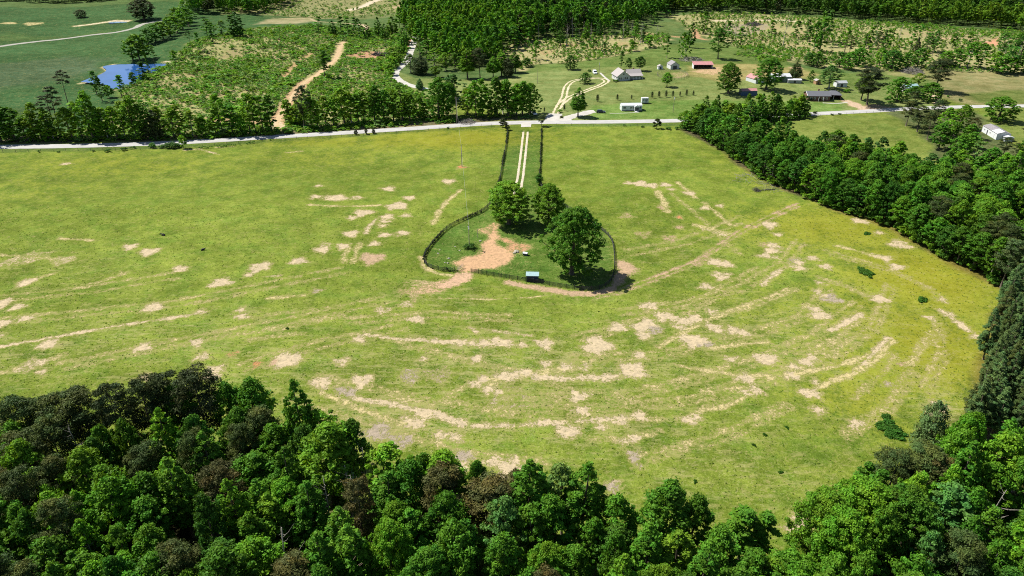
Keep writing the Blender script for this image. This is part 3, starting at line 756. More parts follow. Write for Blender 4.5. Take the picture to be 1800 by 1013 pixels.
def trunk_mesh(name, rng, clumps, H, r0, mat, limbs=10, lean=0.0, sides=7):
    m = MB(); pts = []; n = 7
    px_, py_ = rng.uniform(-.25, .25), rng.uniform(-.25, .25)
    for i in range(n):
        t = i / (n - 1); pts.append(Vector((lean * t * t + px_ * math.sin(3 * t), py_ * math.sin(2.6 * t), -.3 + (H * .93 + .3) * t)))
    m.tube(pts, [r0 * (1.35 if i == 0 else 1) * (1 - .85 * i / (n - 1)) + .02 for i in range(n)], sides)
    order = rng.permutation(len(clumps))[:limbs]
    for j in order:
        c = clumps[j]; z = c[2]
        zb = max(H * .2, z - max(.6, math.hypot(c[0], c[1]) * .75)); t = min(max((zb + .3) / (H * .93 + .3), 0), 1)
        i = min(int(t * (n - 1)), n - 2); f = t * (n - 1) - i; b = pts[i].lerp(pts[i + 1], f)
        e = Vector((c[0] + lean * .6, c[1], z)); mdl = b.lerp(e, .5) + Vector((0, 0, -.25))
        rb = r0 * (.42 * (1 - t) + .1)
        m.tube([b, mdl, e], [rb, rb * .6, rb * .22], 5, cap=False)
    return m.mesh(name, mat, True)


PROTO = {}


def proto(kind, var, lod):
    """crown and trunk meshes of one tree form; lod 0 near, 1 middle distance, 2 far"""
    key = (kind, var, lod)
    if key in PROTO: return PROTO[key]
    rng = np.random.default_rng([sum(map(ord, kind)), var, 11])
    mat, bark, mt = M_LEAF, M_BARK, {}
    zb = (1.0, .62, .5)[lod]
    per = (170, 80, 36)[lod]; lf = (.22, .36, .56)[lod]; q = (1.0, .62, .42)[lod]
    if kind == 'round':         # H 16, R 4.6
        H = 16; cl = clumps_round(rng, int(135 * q), 4.6, 4.2 * zb, 15.4, .75, (.07, .25)); A = crown_arrays(rng, cl, int(per * .58), lf * .95); r0 = .26
    elif kind == 'big':         # H 20, R 8.4 : open-grown yard tree
        H = 20; cl = clumps_round(rng, int(320 * q), 8.4, 2.2 * zb, 19.0, .55, (.05, .16), 5); A = crown_arrays(rng, cl, int(per * .72), lf * 1.0, up=.45, tonev=.16); r0 = .6
    elif kind == 'tall':        # H 19, R 3.4 : tulip poplar
        H = 19; cl = clumps_cone(rng, int(130 * q), 3.8, 4.5 * zb, 18.4, (.1, .28)); A = crown_arrays(rng, cl, int(per * .6), lf * .95); r0 = .24
    elif kind == 'open':        # H 16 R 4.4 : loose pale crown with gaps
        H = 16; cl = clumps_round(rng, int(80 * q), 4.4, 4.0 * zb, 15.2, .9, (.07, .22), 4); A = crown_arrays(rng, cl, int(per * .6), lf * .95, tonev=.25); r0 = .2; bark = M_PALEBARK if var % 2 else M_BARK
    elif kind == 'pine':        # H 18 R 4
        H = 18; cl = clumps_pine(rng, int(52 * q), 4.0, 6.2, 17.2); A = crown_arrays(rng, cl, int(per * 1.3), lf * 1.15, .26, .5, .62, .2, .12); r0 = .24; mat = M_NEEDLE
    elif kind == 'spire':       # H 14 R 2.4 : planted pine
        H = 14; cl = clumps_cone(rng, int(54 * q), 2.5, 2.5, 13.7, (.2, .32)); A = crown_arrays(rng, cl, int(per * 1.1), lf * 1.05, .24, .7, .8, .14, .08); r0 = .16; mat = M_NEEDLE
    elif kind == 'cedar':       # H 9 R 3.2 dense to the ground
        H = 9; cl = clumps_cone(rng, int(60 * q), 3.4, .7, 8.8, (.26, .4)); A = crown_arrays(rng, cl, per, lf * .85, .4, .5, .9, .14, .08); r0 = .2; mat = M_NEEDLE
    elif kind == 'thin':        # H 16 R 2 : slim survivor of the felled wood
        H = 16; cl = clumps_round(rng, int(30 * q), 2.0, 5.0 * zb, 15.6, .6, (.24, .44), 2); A = crown_arrays(rng, cl, int(per * .6), lf, tonev=.25); r0 = .15
    elif kind == 'thinpine':    # H 18 R 2.6 : bare stem with a small top
        H = 18; cl = clumps_pine(rng, int(22 * q), 2.7, 11.5, 17.3); A = crown_arrays(rng, cl, per, lf * 1.1, .28, .5, .6, .2, .1); r0 = .17; mat = M_NEEDLE
    elif kind == 'column':      # H 3 R .6 : arborvitae
        H = 3; cl = np.array([(0, 0, z, .62 - .14 * max(0, z - 1.2)) for z in np.linspace(.5, 2.6, 7)]); A = crown_arrays(rng, cl, 90, .13, .5, .3, 1.0, .05, .04); r0 = .08; mat = M_NEEDLE
    elif kind == 'young':       # H 6 R 2
        H = 6; cl = clumps_round(rng, int(26 * q), 2.1, 1.3, 5.7, .7, (.26, .4), 3); A = crown_arrays(rng, cl, int(per * .7), lf * .8); r0 = .09
    elif kind == 'shrub':       # H 2.4 R 1.8
        H = 2.4; cl = np.array([(rng.uniform(-1.1, 1.1), rng.uniform(-1.1, 1.1), rng.uniform(.5, 1.7), rng.uniform(.45, .8)) for _ in range(max(6, int(16 * q)))]); A = crown_arrays(rng, cl, int(per * .7), lf * .6); r0 = .06
    elif kind == 'mat':         # H .9 R 2.6 : low spreading thicket
        H = .9; cl = np.array([(math.cos(a) * r * (1 + .35 * math.sin(3 * a + var)), math.sin(a) * r * .6 * (1 + .3 * math.sin(2 * a)), rng.uniform(.1, .3) + .4 * max(0, 1 - r / 2.2), rng.uniform(.22, .55)) for a, r in zip(rng.uniform(0, 6.3, 60), 2.6 * np.sqrt(rng.random(60)))]); A = crown_arrays(rng, cl, 90, .17, .6, .6, .6); r0 = .04
    elif kind == 'dead':
        H = 15; cl = np.array([(math.cos(a) * r, math.sin(a) * r, z, .3) for a, r, z in zip(rng.uniform(0, 6.3, 22), rng.uniform(.8, 3.2, 22), rng.uniform(6, 14.6, 22))]); A = None; r0 = .19; bark = M_PALEBARK
    cm = np_mesh(kind + '_crown', A[0], A[1], mat, A[2]) if A is not None else None
    if kind in ('shrub', 'mat', 'column'):
        tm = trunk_mesh(kind + '_stem', rng, cl[:5], H * .7, r0, bark, 4)
    else:
        tm = trunk_mesh(kind + '_trunk', rng, cl, H, r0, bark, (16, 8, 5)[lod] if kind != 'dead' else 22, lean=rng.uniform(-.5, .5), sides=(8, 6, 5)[lod])
    HR = {'round': 4.15, 'big': 7.6, 'tall': 3.3, 'open': 3.9, 'pine': 4.0, 'spire': 2.5, 'cedar': 3.4, 'thin': 2.0, 'thinpine': 2.7, 'column': .62, 'young': 2.1, 'shrub': 1.8, 'mat': 2.6, 'dead': 3}
    PROTO[key] = (cm, tm, H, HR[kind])
    return PROTO[key]


NAMES = {'round': 'broadleaf_tree', 'big': 'shade_tree', 'tall': 'poplar_tree', 'open': 'loose_crowned_tree', 'pine': 'pine_tree', 'spire': 'planted_pine', 'cedar': 'cedar_tree', 'thin': 'slender_tree', 'thinpine': 'tall_stemmed_pine', 'column': 'arborvitae', 'young': 'young_tree', 'shrub': 'shrub', 'mat': 'low_bush', 'dead': 'dead_tree'}
CATS = {'shrub': 'shrub', 'mat': 'bush', 'column': 'shrub'}
GREENS = {'bright': (0.118, 0.262, 0.016), 'mid': (0.080, 0.204, 0.016), 'dark': (0.056, 0.150, 0.016), 'pale': (0.140, 0.235, 0.050), 'lime': (0.150, 0.275, 0.018),
          'pine': (0.064, 0.092, 0.022), 'blue': (0.085, 0.145, 0.042), 'brown': (0.084, 0.084, 0.024), 'black': (0.048, 0.068, 0.020), 'teal': (0.080, 0.190, 0.038)}
TONE = {'bright': 'bright green', 'mid': 'mid green', 'dark': 'dark green', 'pale': 'pale green', 'lime': 'yellow green', 'pine': 'dark olive', 'blue': 'grey green', 'brown': 'brownish', 'black': 'blackish green', 'teal': 'bluish green'}
PLACED = []
SPOTS = []


def tree(kind, x, y, h, r=None, tone='mid', label=None, group=None, lod=None, rz=None, var=None, wood=None, row=0):
    rr = random.Random(int(x * 131 + y * 977))
    if lod is None:
        d = math.hypot(x, y); lod = 0 if d < 300 else (1 if d < 520 else 2)
    if var is None: var = rr.randrange({'big': 3, 'column': 1, 'mat': 3, 'dead': 3, 'round': 6}.get(kind, 4))
    cm, tm, H, R = proto(kind, var, lod)
    if r is None: r = R * h / H * rr.uniform(.9, 1.12)
    o = empty(NAMES[kind], (x, y, tz(x, y)), rz if rz is not None else rr.uniform(0, 6.28), (r / R * rr.uniform(.9, 1.12), r / R * rr.uniform(.9, 1.12), h / H))
    if kind not in ('column', 'mat', 'shrub'): o.rotation_euler = (math.radians(rr.uniform(-4, 4)), math.radians(rr.uniform(-4, 4)), o.rotation_euler[2])
    t_ = link('trunk' if kind not in ('shrub', 'mat', 'column') else 'stem', tm, o)
    if cm:
        c_ = link('crown' if kind not in ('shrub', 'mat', 'column') else 'foliage', cm, o)
        g = GREENS[tone]; j = rr.uniform(.88, 1.12)
        c_.color = (g[0] * j, g[1] * j * rr.uniform(.95, 1.05), g[2] * j, 1)
    tag(o, label, CATS.get(kind, 'tree'), group)
    PLACED.append((o, kind, tone, x, y, h, wood, row))
    SPOTS.append((x, y, r))
    return o

# ------------------------------------------------------------------ single trees placed where the photograph shows them
def tr(kind, px, py, h, r, tone, label, group=None, **k):
    x, y = at(px, py)
    if r >= 3: k.setdefault('lod', 0 if kind != 'big' else (0 if h > 15 else 1))
    return tree(kind, x, y, h, r * (1.1 if kind in ('big', 'round', 'pine', 'open') else 1), tone, label, group, **k)


G_YARD = 'trees of the fenced farmyard'
tr('big', 894, 394, 15.5, 7.8, 'lime', 'bright green round shade tree over the dirt drive in the fenced yard', var=0, lod=0)
tr('big', 965, 392, 14.5, 5.4, 'bright', 'middle one of the three farmyard shade trees, between the bright and the largest', var=1, lod=0)
tr('big', 1005, 482, 21.5, 7.9, 'mid', 'largest dark green shade tree beside the small blue shed', var=2, lod=0)
for s in (('tall', 1016, 205, 15.5, 4.5, 'mid', 'tall tree beside the road at the drive to the white trailer house'),
          ('big', 1028, 147, 6.8, 3.6, 'dark', 'small round tree inside the loop of the house drive'),
          ('big', 1003, 123, 9.6, 4.2, 'dark', 'dense dark tree at the meadow edge behind the loop drive'),
          ('round', 1172, 153, 8.6, 3.0, 'bright', 'small bright tree on the lawn in front of the round pen'),
          ('thin', 1091, 122, 11.5, 2.0, 'dark', 'slim tall tree behind the grey roofed house'),
          ('round', 1106, 122, 7.5, 2.4, 'dark', 'short tree behind the grey roofed house, between two taller ones'),
          ('round', 1124, 125, 9.5, 3.1, 'dark', 'leafy tree behind the porch end of the grey roofed house'),
          ('big', 1280, 165, 17.5, 7.0, 'mid', 'big spreading tree just left of the blue metal shed'),
          ('big', 1346, 158, 18.5, 6.6, 'mid', 'big tree standing in front of the pink roofed shed'),
          ('cedar', 1397, 139, 10.5, 5.0, 'pine', 'dark conical cedar behind the long white roofed shed'),
          ('round', 1424, 144, 7.0, 2.2, 'mid', 'small tree between the dark cedar and the brown hut'),
          ('open', 1457, 156, 13.5, 6.2, 'teal', 'bluish broad tree right behind the slate roofed house'),
          ('pine', 1524, 185, 20.0, 7.4, 'black', 'wide dark pine over the bare ground beside the road'),
          ('round', 1513, 176, 14.0, 5, 'lime', 'yellow green tree peeking out behind the wide dark pine'),
          ('big', 1577, 178, 13.5, 6.2, 'mid', 'dense green tree left of the pale blue roofed cottage'),
          ('open', 1613, 152, 8.0, 4.0, 'lime', 'small yellow green tree behind the pale blue roofed cottage'),
          ('pine', 1643, 160, 19.0, 7.0, 'black', 'tall black green pine towering behind the cottage garden'),
          ('big', 1634, 178, 10.5, 6.8, 'mid', 'wide low tree shading the cottage drive by the road'),
          ('big', 1754, 213, 12.5, 7.2, 'bright', 'large bright tree beside the white metal barn'),
          ('round', 1607, 170, 6.0, 4.0, 'mid', 'short bushy tree in front of the pale blue roofed cottage'),
          ('open', 1262, 104, 21, 7.0, 'dark', 'large leaning oak at the clearing edge above the paddock'),
          ('tall', 822, 138, 19.5, 6.0, 'bright', 'tall bright conical tree at the edge of the mown lawn'),
          ('pine', 844, 138, 19.0, 4.2, 'black', 'black green pine hugging the bright conical tree'),
          ('tall', 867, 137, 14.0, 4.8, 'bright', 'bright tree at the near end of the lawn thicket'),
          ('tall', 882, 134, 16.5, 5.2, 'bright', 'taller bright tree in the middle of the lawn thicket'),
          ('cedar', 893, 136, 12.5, 5.5, 'black', 'blackish cedar in the lawn thicket'),
          ('tall', 906, 128, 14.0, 4.8, 'mid', 'last tree of the lawn thicket beside the darker meadow'),
          ('cedar', 739, 131, 12.5, 7.0, 'black', 'wide blackish bushy evergreen beside the curving gravel drive'),
          ('open', 722, 128, 12.0, 4.5, 'pale', 'pale blossoming tree beside the curving gravel drive'),
          ('round', 766, 136, 7.0, 3.6, 'bright', 'small round bright tree on the lawn beside the black evergreen'),
          ('cedar', 737, 158, 6.8, 3.0, 'teal', 'small bluish fir next to the parked white car'),
          ('thin', 572, 139, 17.5, 3.6, 'mid', 'lone slender tree standing by the dirt haul track'),
          ('big', 254, 35, 19.5, 11.5, 'black', 'huge black green round tree alone in the far field'),
          ('big', 143, 31, 7.5, 5.8, 'black', 'small blackish round tree alone in the far field'),
          ('pine', 952, 222, 5.4, 2.0, 'black', 'small dark pine at the roadside corner of the lane'),
          ('young', 890, 229, 4.0, 1.6, 'black', 'small dark tree where the west lane fence meets the road'),
          ('young', 883, 224, 4.6, 2.0, 'black', 'bushy dark sapling at the roadside corner left of the lane'),
          ('young', 1154, 226, 4.8, 2.1, 'black', 'dark bushy sapling on the field side of the road'),
          ('cedar', 626, 237, 3.4, 1.3, 'black', 'first of three small dark cedars along the road verge'),
          ('young', 644, 236, 2.4, 1.3, 'black', 'roundest and lowest of three small dark trees along the road verge'),
          ('cedar', 657, 235, 3.2, 1.2, 'black', 'small dark cedar closest to the lane on the road verge'),
          ('young', 948, 324, 4.0, 1.8, 'dark', 'bushy sapling growing through the east lane fence'),
          ('young', 323, 261, 6.0, 2.0, 'bright', 'upright sapling in the ditch thicket below the road'),
          ('shrub', 826, 437, 1.6, 2.0, 'dark', 'round dark shrub at the foot of the yard lamp pole')):
    tr(*s)

# arborvitae row on the lawn (base pixel, height)
for i, (px, py, h) in enumerate(((1050, 179, 4.0), (1085, 176, 3.2), (1110, 174.5, 2.4), (1146, 172.5, 3.6), (1158, 171.5, 3.6), (1170.5, 171, 3.8), (1182.5, 170.5, 3.4), (1195, 169.5, 2.7), (1206.5, 168.5, 3.6), (1218.5, 168, 2.8), (992, 195, 3.4), (957, 197, 2.4))):
    L = ['slim dark arborvitae, westernmost of the lawn row above the black car', 'slim dark arborvitae behind the left end of the trailer house', 'smallest arborvitae, right behind the trailer house roof', 'first of seven close arborvitae, beside the white camper', 'second arborvitae from the camper in the close row of seven',
         'third arborvitae from the camper in the close row of seven', 'arborvitae in the middle of the close row of seven, behind the lamp pole', 'short arborvitae just past the lamp pole in the row of seven', 'tall arborvitae last but one in the row of seven', 'last arborvitae of the lawn row, farthest from the camper',
         'lone arborvitae beside the lower loop of the dirt drive', 'tiny pointed evergreen on the lawn next to the roadside grove'][i]
    tr('column', px, py, h, .7 * h / 3.4, 'black', L, 'arborvitae planted on the lawn', lod=0)
for s in ((984, 198, 1.6, 1.9, 'bright', 'bright round bush beside the lower loop of the dirt drive'), (988, 207, 1.0, 1.6, 'brown', 'brownish bush in the fork of the drives'), (1441, 177, 1.8, 2.0, 'black', 'dark clipped bush before the slate roofed house, nearer its gable'),
          (1437 - 11, 177.5, 1.8, 1.6, 'black', 'clipped dark bush at the left corner of the slate roofed house'), (1082, 144, 1.6, 2.2, 'dark', 'dark bush at the front corner of the grey roofed house'), (1035, 126, 1.5, 1.6, 'dark', 'low dark bush left of the white van'),
          (1323, 165, 2.6, 2.4, 'dark', 'bush growing against the blue metal shed'), (1566, 181, 1.6, 1.8, 'dark', 'small garden bush beside the dense tree near the road'), (1667, 171, 1.2, 1.3, 'dark', 'small round bush on the lawn beside the cottage drive'), (1688, 178, 1.6, 1.4, 'dark', 'round bush standing on the mown strip near the road'),
          (1558, 175, 1.4, 1.5, 'dark', 'smaller garden bush between the pine and the dense tree'), (1488, 162, 2.2, 2.0, 'bright', 'bright bush beside the carport of the slate roofed house'), (1433, 201, 1.8, 1.6, 'black', 'round dark bush at the edge of the small field below the road')):
    tr('shrub', s[0], s[1], s[2], s[3], s[4], s[5])
tr('mat', 1522, 480, 1.0, 2.5, 'dark', 'low dark bush patch in the yellow part of the pasture', var=0)
tr('mat', 1621, 528, .9, 1.8, 'dark', 'smallest low dark bush near the pine edge of the pasture', var=1)
tr('mat', 1566, 756, 1.1, 3.4, 'dark', 'widest dark bramble clump near the wood in the pasture corner', var=2)
tr('mat', 1524, 411, .5, 1.5, 'dark', 'flat dark bramble patch beside the east wood edge', var=1)
for q, (px, py) in enumerate(((1383, 752), (1345, 765), (1325, 783), (1222, 847), (1372, 831), (505, 578))):
    tr('mat', px, py, .35, .5, 'dark', ('tiny dark thistle tuft in the lower pasture, ' + ('farthest right', 'left of two small tufts', 'in the small yellow patch', 'close to the near wood', 'on the greyish grass', 'alone in the left half'))[q] if 0 else 'tiny dark weed tuft in the short grass of the pasture', 'small weed tufts in the pasture')
# scattered thicket along fence lines
for i, (px, py, h, r) in enumerate(((270, 259, 2.2, 2.6), (284, 260, 1.6, 1.8), (302, 260, 2.6, 3.2), (312, 259, 1.8, 2.4), (190, 267, 1.4, 1.6), (218, 265, 1.6, 1.6), (234, 262, 1.3, 1.3), (69, 268, 1.0, .9), (165, 267, .9, .9), (103, 268, .8, .8), (1175, 228, 1.3, 1.6), (1192, 228, 1.6, 1.8), (1206, 229, 2.2, 2.2), (1130, 224, 1, 1), (1098, 222, 1, .9), (788, 226, .9, .9), (1462, 203, 1.0, 1), (1476, 202, 1, 1))):
    tr('shrub', px, py, h, r, 'dark', 'dark scrubby bush growing along the roadside fence line', 'scrubby bushes along the roadside fences')

# ------------------------------------------------------------------ wooded areas, tree by tree
def far_enough(x, y, r, keep=.62):
    for a, b, c in SPOTS:
        if abs(a - x) < 12 and abs(b - y) < 12 and math.hypot(a - x, b - y) < (r + c) * keep: return False
    return True


def in_poly(P, x, y):
    s = False
    for i in range(len(P)):
        (x0, y0), (x1, y1) = P[i], P[(i + 1) % len(P)]
        if (y0 > y) != (y1 > y) and x < (y - y0) * (x1 - x0) / (y1 - y0) + x0: s = not s
    return s


def edge_row(P, x, y, sp):
    d = float(line_d(P, np.array([x]), np.array([y]))[0]); return int(d // sp) + 1


def fill(P, spacing, pick, seed, edge, sp, wood, group, seen=None):
    rr = random.Random(seed); X0, X1 = min(a for a, b in P), max(a for a, b in P); Y0, Y1 = min(b for a, b in P), max(b for a, b in P)
    pts = []; yy = Y0; k = 0
    while yy < Y1:
        xx = X0 + (k % 2) * spacing / 2
        while xx < X1:
            pts.append((xx + rr.uniform(-.28, .28) * spacing, yy + rr.uniform(-.28, .28) * spacing)); xx += spacing
        yy += spacing * .866; k += 1
    for x, y in pts:
        if not in_poly(P, x, y): continue
        u, v = to_px(x, y, 14 + tz(x, y))
        if u < -90 or u > 1890 or v > 1150: continue
        if wood == NEAR and 1352 < u < 1432 and v < 962: continue
        kind, h, r, tone = pick(x, y, rr)
        if not far_enough(x, y, r, .5): continue
        tree(kind, x, y, h, r, tone, None, group, wood=wood, row=edge_row(edge, x, y, sp))


# near wood: its far edge first, each tree by the place of its top
NW_EDGE = W(NEARWOOD_PX[:22], NEARWOOD_H)
NEAR = 'near wood'
for kind, px, py, h, r, tone in (('pine', 8, 702, 17, 4.2, 'pine'), ('pine', 55, 700, 16, 3.8, 'pine'), ('pine', 92, 690, 17, 4.2, 'pine'), ('pine', 138, 684, 17, 4.5, 'pine'), ('pine', 187, 668, 20, 3.8, 'black'), ('pine', 236, 669, 20, 3.4, 'black'), ('pine', 285, 657, 19, 4.2, 'black'), ('pine', 335, 653, 20, 4.6, 'black'),
                                 ('round', 298, 678, 17, 3.6, 'mid'), ('round', 392, 672, 17, 3.8, 'mid'), ('round', 432, 671, 18, 4.2, 'mid'), ('thin', 462, 694, 15, 2.2, 'bright'), ('tall', 514, 661, 21, 3.4, 'mid'), ('open', 560, 716, 14, 4.2, 'bright'), ('round', 565, 742, 19, 5.6, 'bright'), ('round', 606, 738, 18, 3.2, 'dark'),
                                 ('open', 668, 778, 15, 5.0, 'bright'), ('dead', 638, 770, 15, 3.2, 'mid'), ('round', 736, 796, 15, 3.2, 'mid'), ('round', 778, 794, 17, 4.2, 'bright'), ('round', 838, 806, 16, 2.8, 'mid'), ('pine', 866, 838, 15, 4.8, 'brown'), ('tall', 938, 795, 20, 4.4, 'mid'), ('open', 993, 806, 17, 3.6, 'pale'), ('tall', 1028, 812, 19, 4.2, 'mid'),
                                 ('pine', 905, 826, 13, 2.2, 'brown'), ('round', 1095, 868, 15, 3.4, 'mid'), ('round', 1172, 850, 18, 4.4, 'mid'), ('round', 1222, 868, 15, 3.6, 'mid'), ('thin', 1322, 893, 13, 3.2, 'mid'), ('thin', 1348, 902, 12, 2.4, 'mid'), ('round', 1268, 925, 14, 3.8, 'mid'), ('big', 1462, 862, 17, 5.6, 'bright'), ('big', 1545, 842, 18, 6.0, 'bright'), ('thin', 1532, 808, 12, 2.0, 'mid'), ('thin', 1552, 822, 13, 1.9, 'mid'),
                                 ('thin', 1510, 838, 11, 1.8, 'mid'), ('pine', 1580, 795, 14, 4.0, 'pine'), ('pine', 1627, 780, 15, 4.6, 'pine'), ('pine', 1652, 800, 14, 3.4, 'brown'), ('big', 1712, 722, 18, 4.4, 'bright'), ('cedar', 1662, 706, 13, 4.0, 'blue'), ('round', 1775, 760, 17, 4.2, 'bright'), ('big', 1600, 852, 18, 5.2, 'mid'), ('open', 1690, 852, 17, 4.8, 'teal'), ('big', 1500, 905, 18, 5.5, 'bright'),
                                 ('round', 1328, 966, 13, 3.4, 'mid'), ('open', 1366, 978, 12, 3.4, 'bright'), ('round', 1402, 968, 12, 3.2, 'mid'), ('tall', 1348, 1004, 14, 3.4, 'bright'), ('round', 1392, 1012, 14, 3.8, 'mid'), ('open', 1428, 990, 14, 3.6, 'bright'), ('round', 1300, 1000, 14, 3.8, 'mid')):
    x, y = at(px, py, h)
    tree(kind, x, y, h, r, tone, None, 'trees of the near wood', wood=NEAR, row=1)


def pick_near(x, y, rr):
    n = math.sin(x / 11.0 + 2) + math.sin(y / 7.0 + x / 23.0) + rr.uniform(-1.4, 1.4)
    pinish = .24 if x < -20 else (.10 if x < 60 else .12)
    q = rr.random()
    u, v = to_px(x, y, 14)
    if q < pinish and n > -.6: return 'pine', rr.uniform(13.5, 17.5), rr.uniform(2.6, 3.8), rr.choice(('pine', 'brown', 'pine', 'pine'))
    if q < pinish + .015: return 'dead', rr.uniform(13, 16), 3, 'mid'
    if n > .9: return 'open', rr.uniform(12, 17), rr.uniform(2.6, 4.2), rr.choice(('bright', 'teal', 'mid', 'mid'))
    if n < -.3 and rr.random() < .3: return 'big', rr.uniform(13, 17), rr.uniform(4.0, 5.2), rr.choice(('mid', 'bright'))
    if n > -1.2: return 'round', rr.uniform(11.5, 17.5), rr.uniform(2.4, 4.3), rr.choice(('mid', 'mid', 'bright', 'mid', 'dark'))
    return 'tall', rr.uniform(14, 19), rr.uniform(2.8, 3.8), rr.choice(('mid', 'bright', 'mid'))


inner = [(a, b) for a, b in NEARWOOD]
fill(inner, 4.85, pick_near, 21, NW_EDGE, 6.0, NEAR, 'trees of the near wood')

# east wood: the trees along the pasture edge stand on the edge line
EAST = 'east wood'
EW_EDGE = W(EDGE_E); EASTW = W(EASTWOOD_PX)
rr = random.Random(77)
for i, q in enumerate(resample(EW_EDGE, 5.4)):
    n = Vector((.55, .83)); x, y = q.x + n.x * rr.uniform(2.6, 4.4), q.y + n.y * rr.uniform(2.6, 4.4)
    kd = rr.choice(('round', 'round', 'round', 'open', 'round', 'big'))
    h = rr.uniform(10, 15) * (1 if i > 3 else .75)
    tree(kd, x, y, h, rr.uniform(3.4, 4.6) * (1 if i > 3 else .8), rr.choice(('mid', 'mid', 'bright', 'dark')), None, 'trees of the east wood', wood=EAST, row=1, lod=0 if y < 300 else 1)


def pick_east(x, y, rr):
    u, v = to_px(x, y, 0)
    if u > 1720 and v > 470 and rr.random() < .6: return 'pine', rr.uniform(14, 17), rr.uniform(3, 3.8), rr.choice(('blue', 'pine'))
    q = rr.random()
    if q < .04: return 'pine', rr.uniform(15, 17), rr.uniform(3.4, 4.4), 'pine'
    if q < .60: return 'round', rr.uniform(12, 17), rr.uniform(3.6, 5.4), rr.choice(('mid', 'mid', 'bright'))
    if q < .74: return 'big', rr.uniform(13, 16), rr.uniform(5, 6.2), rr.choice(('mid', 'bright'))
    if q < .84: return 'tall', rr.uniform(14, 18), rr.uniform(3.4, 4.4), rr.choice(('mid', 'mid', 'dark'))
    return 'open', rr.uniform(13, 16), rr.uniform(3.6, 4.8), rr.choice(('mid', 'teal', 'bright', 'dark'))


fill(EASTW, 6.6, pick_east, 5, EW_EDGE, 6.6, EAST, 'trees of the east wood')

PINEP = W(PINEWOOD_PX); PP_EDGE = PINEP[:4]
PINES = 'pine plantation'


def pick_pp(x, y, rr):
    if rr.random() < .05: return 'tall', rr.uniform(12, 15), 2.6, 'mid'
    return 'spire', rr.uniform(12.5, 15), rr.uniform(2.0, 2.7), rr.choice(('blue', 'blue', 'blue', 'pine'))


fill(PINEP, 3.9, pick_pp, 9, PP_EDGE, 3.9, PINES, 'pines of the plantation')

# grove between the small field and the barn
GROVE = 'roadside grove by the barn'
for kind, px, py, h, r, tone in (('pine', 1592, 222, 13, 4.6, 'pine'), ('pine', 1612, 232, 13, 4.4, 'pine'), ('pine', 1600, 205, 13, 4.6, 'pine'), ('pine', 1630, 246, 13, 4.2, 'pine'), ('pine', 1640, 225, 14, 4.5, 'pine'), ('round', 1670, 262, 12, 5.0, 'mid'), ('round', 1660, 238, 13, 4.8, 'bright'), ('big', 1686, 226, 12, 4.6, 'bright'), ('round', 1697, 260, 11, 4.2, 'mid'),
                                 ('pine', 1708, 244, 10, 2.6, 'brown'), ('round', 1702, 276, 11, 4.6, 'mid'), ('round', 1680, 285, 12, 4.8, 'mid'), ('pine', 1762, 276, 8.5, 3.2, 'black'), ('pine', 1786, 288, 9, 3.2, 'black'), ('pine', 1806, 262, 12, 3.6, 'brown'), ('round', 1738, 300, 10, 4.6, 'mid'), ('round', 1650, 262, 12, 4.6, 'mid'), ('round', 1796, 292, 12, 4.4, 'mid'), ('open', 1710, 292, 11, 4.6, 'pale')):
    x, y = at(px, py); tree(kind, x, y, h, r, tone, None, 'trees of the grove by the barn', wood=GROVE, row=1)

# hedge of trees between the road and the small field
HEDGE = 'hedgerow below the road'
rr = random.Random(3)
for i, (px, py) in enumerate([(1218, 222), (1226, 232), (1236, 216), (1244, 236), (1250, 222), (1262, 238), (1256, 212), (1272, 226), (1284, 216), (1296, 222), (1306, 214), (1316, 218), (1328, 212), (1338, 216), (1350, 210), (1360, 212), (1372, 208), (1384, 208), (1394, 205), (1404, 203), (1412, 202), (1312, 206), (1336, 204), (1366, 200), (1390, 198), (1272, 212), (1238, 226)]):
    x, y = at(px, py); kd = rr.choice(('young', 'round', 'tall', 'young'))
    tree(kd if i > 4 else rr.choice(('tall', 'round')), x, y, rr.uniform(8, 12) + (2 if i < 7 else 0) + (3 if 10 < i < 16 else 0), rr.uniform(2.4, 3.4), rr.choice(('bright', 'mid', 'dark', 'lime')) if i > 4 else 'mid', None, 'trees of the hedgerow below the road', wood=HEDGE, row=1)

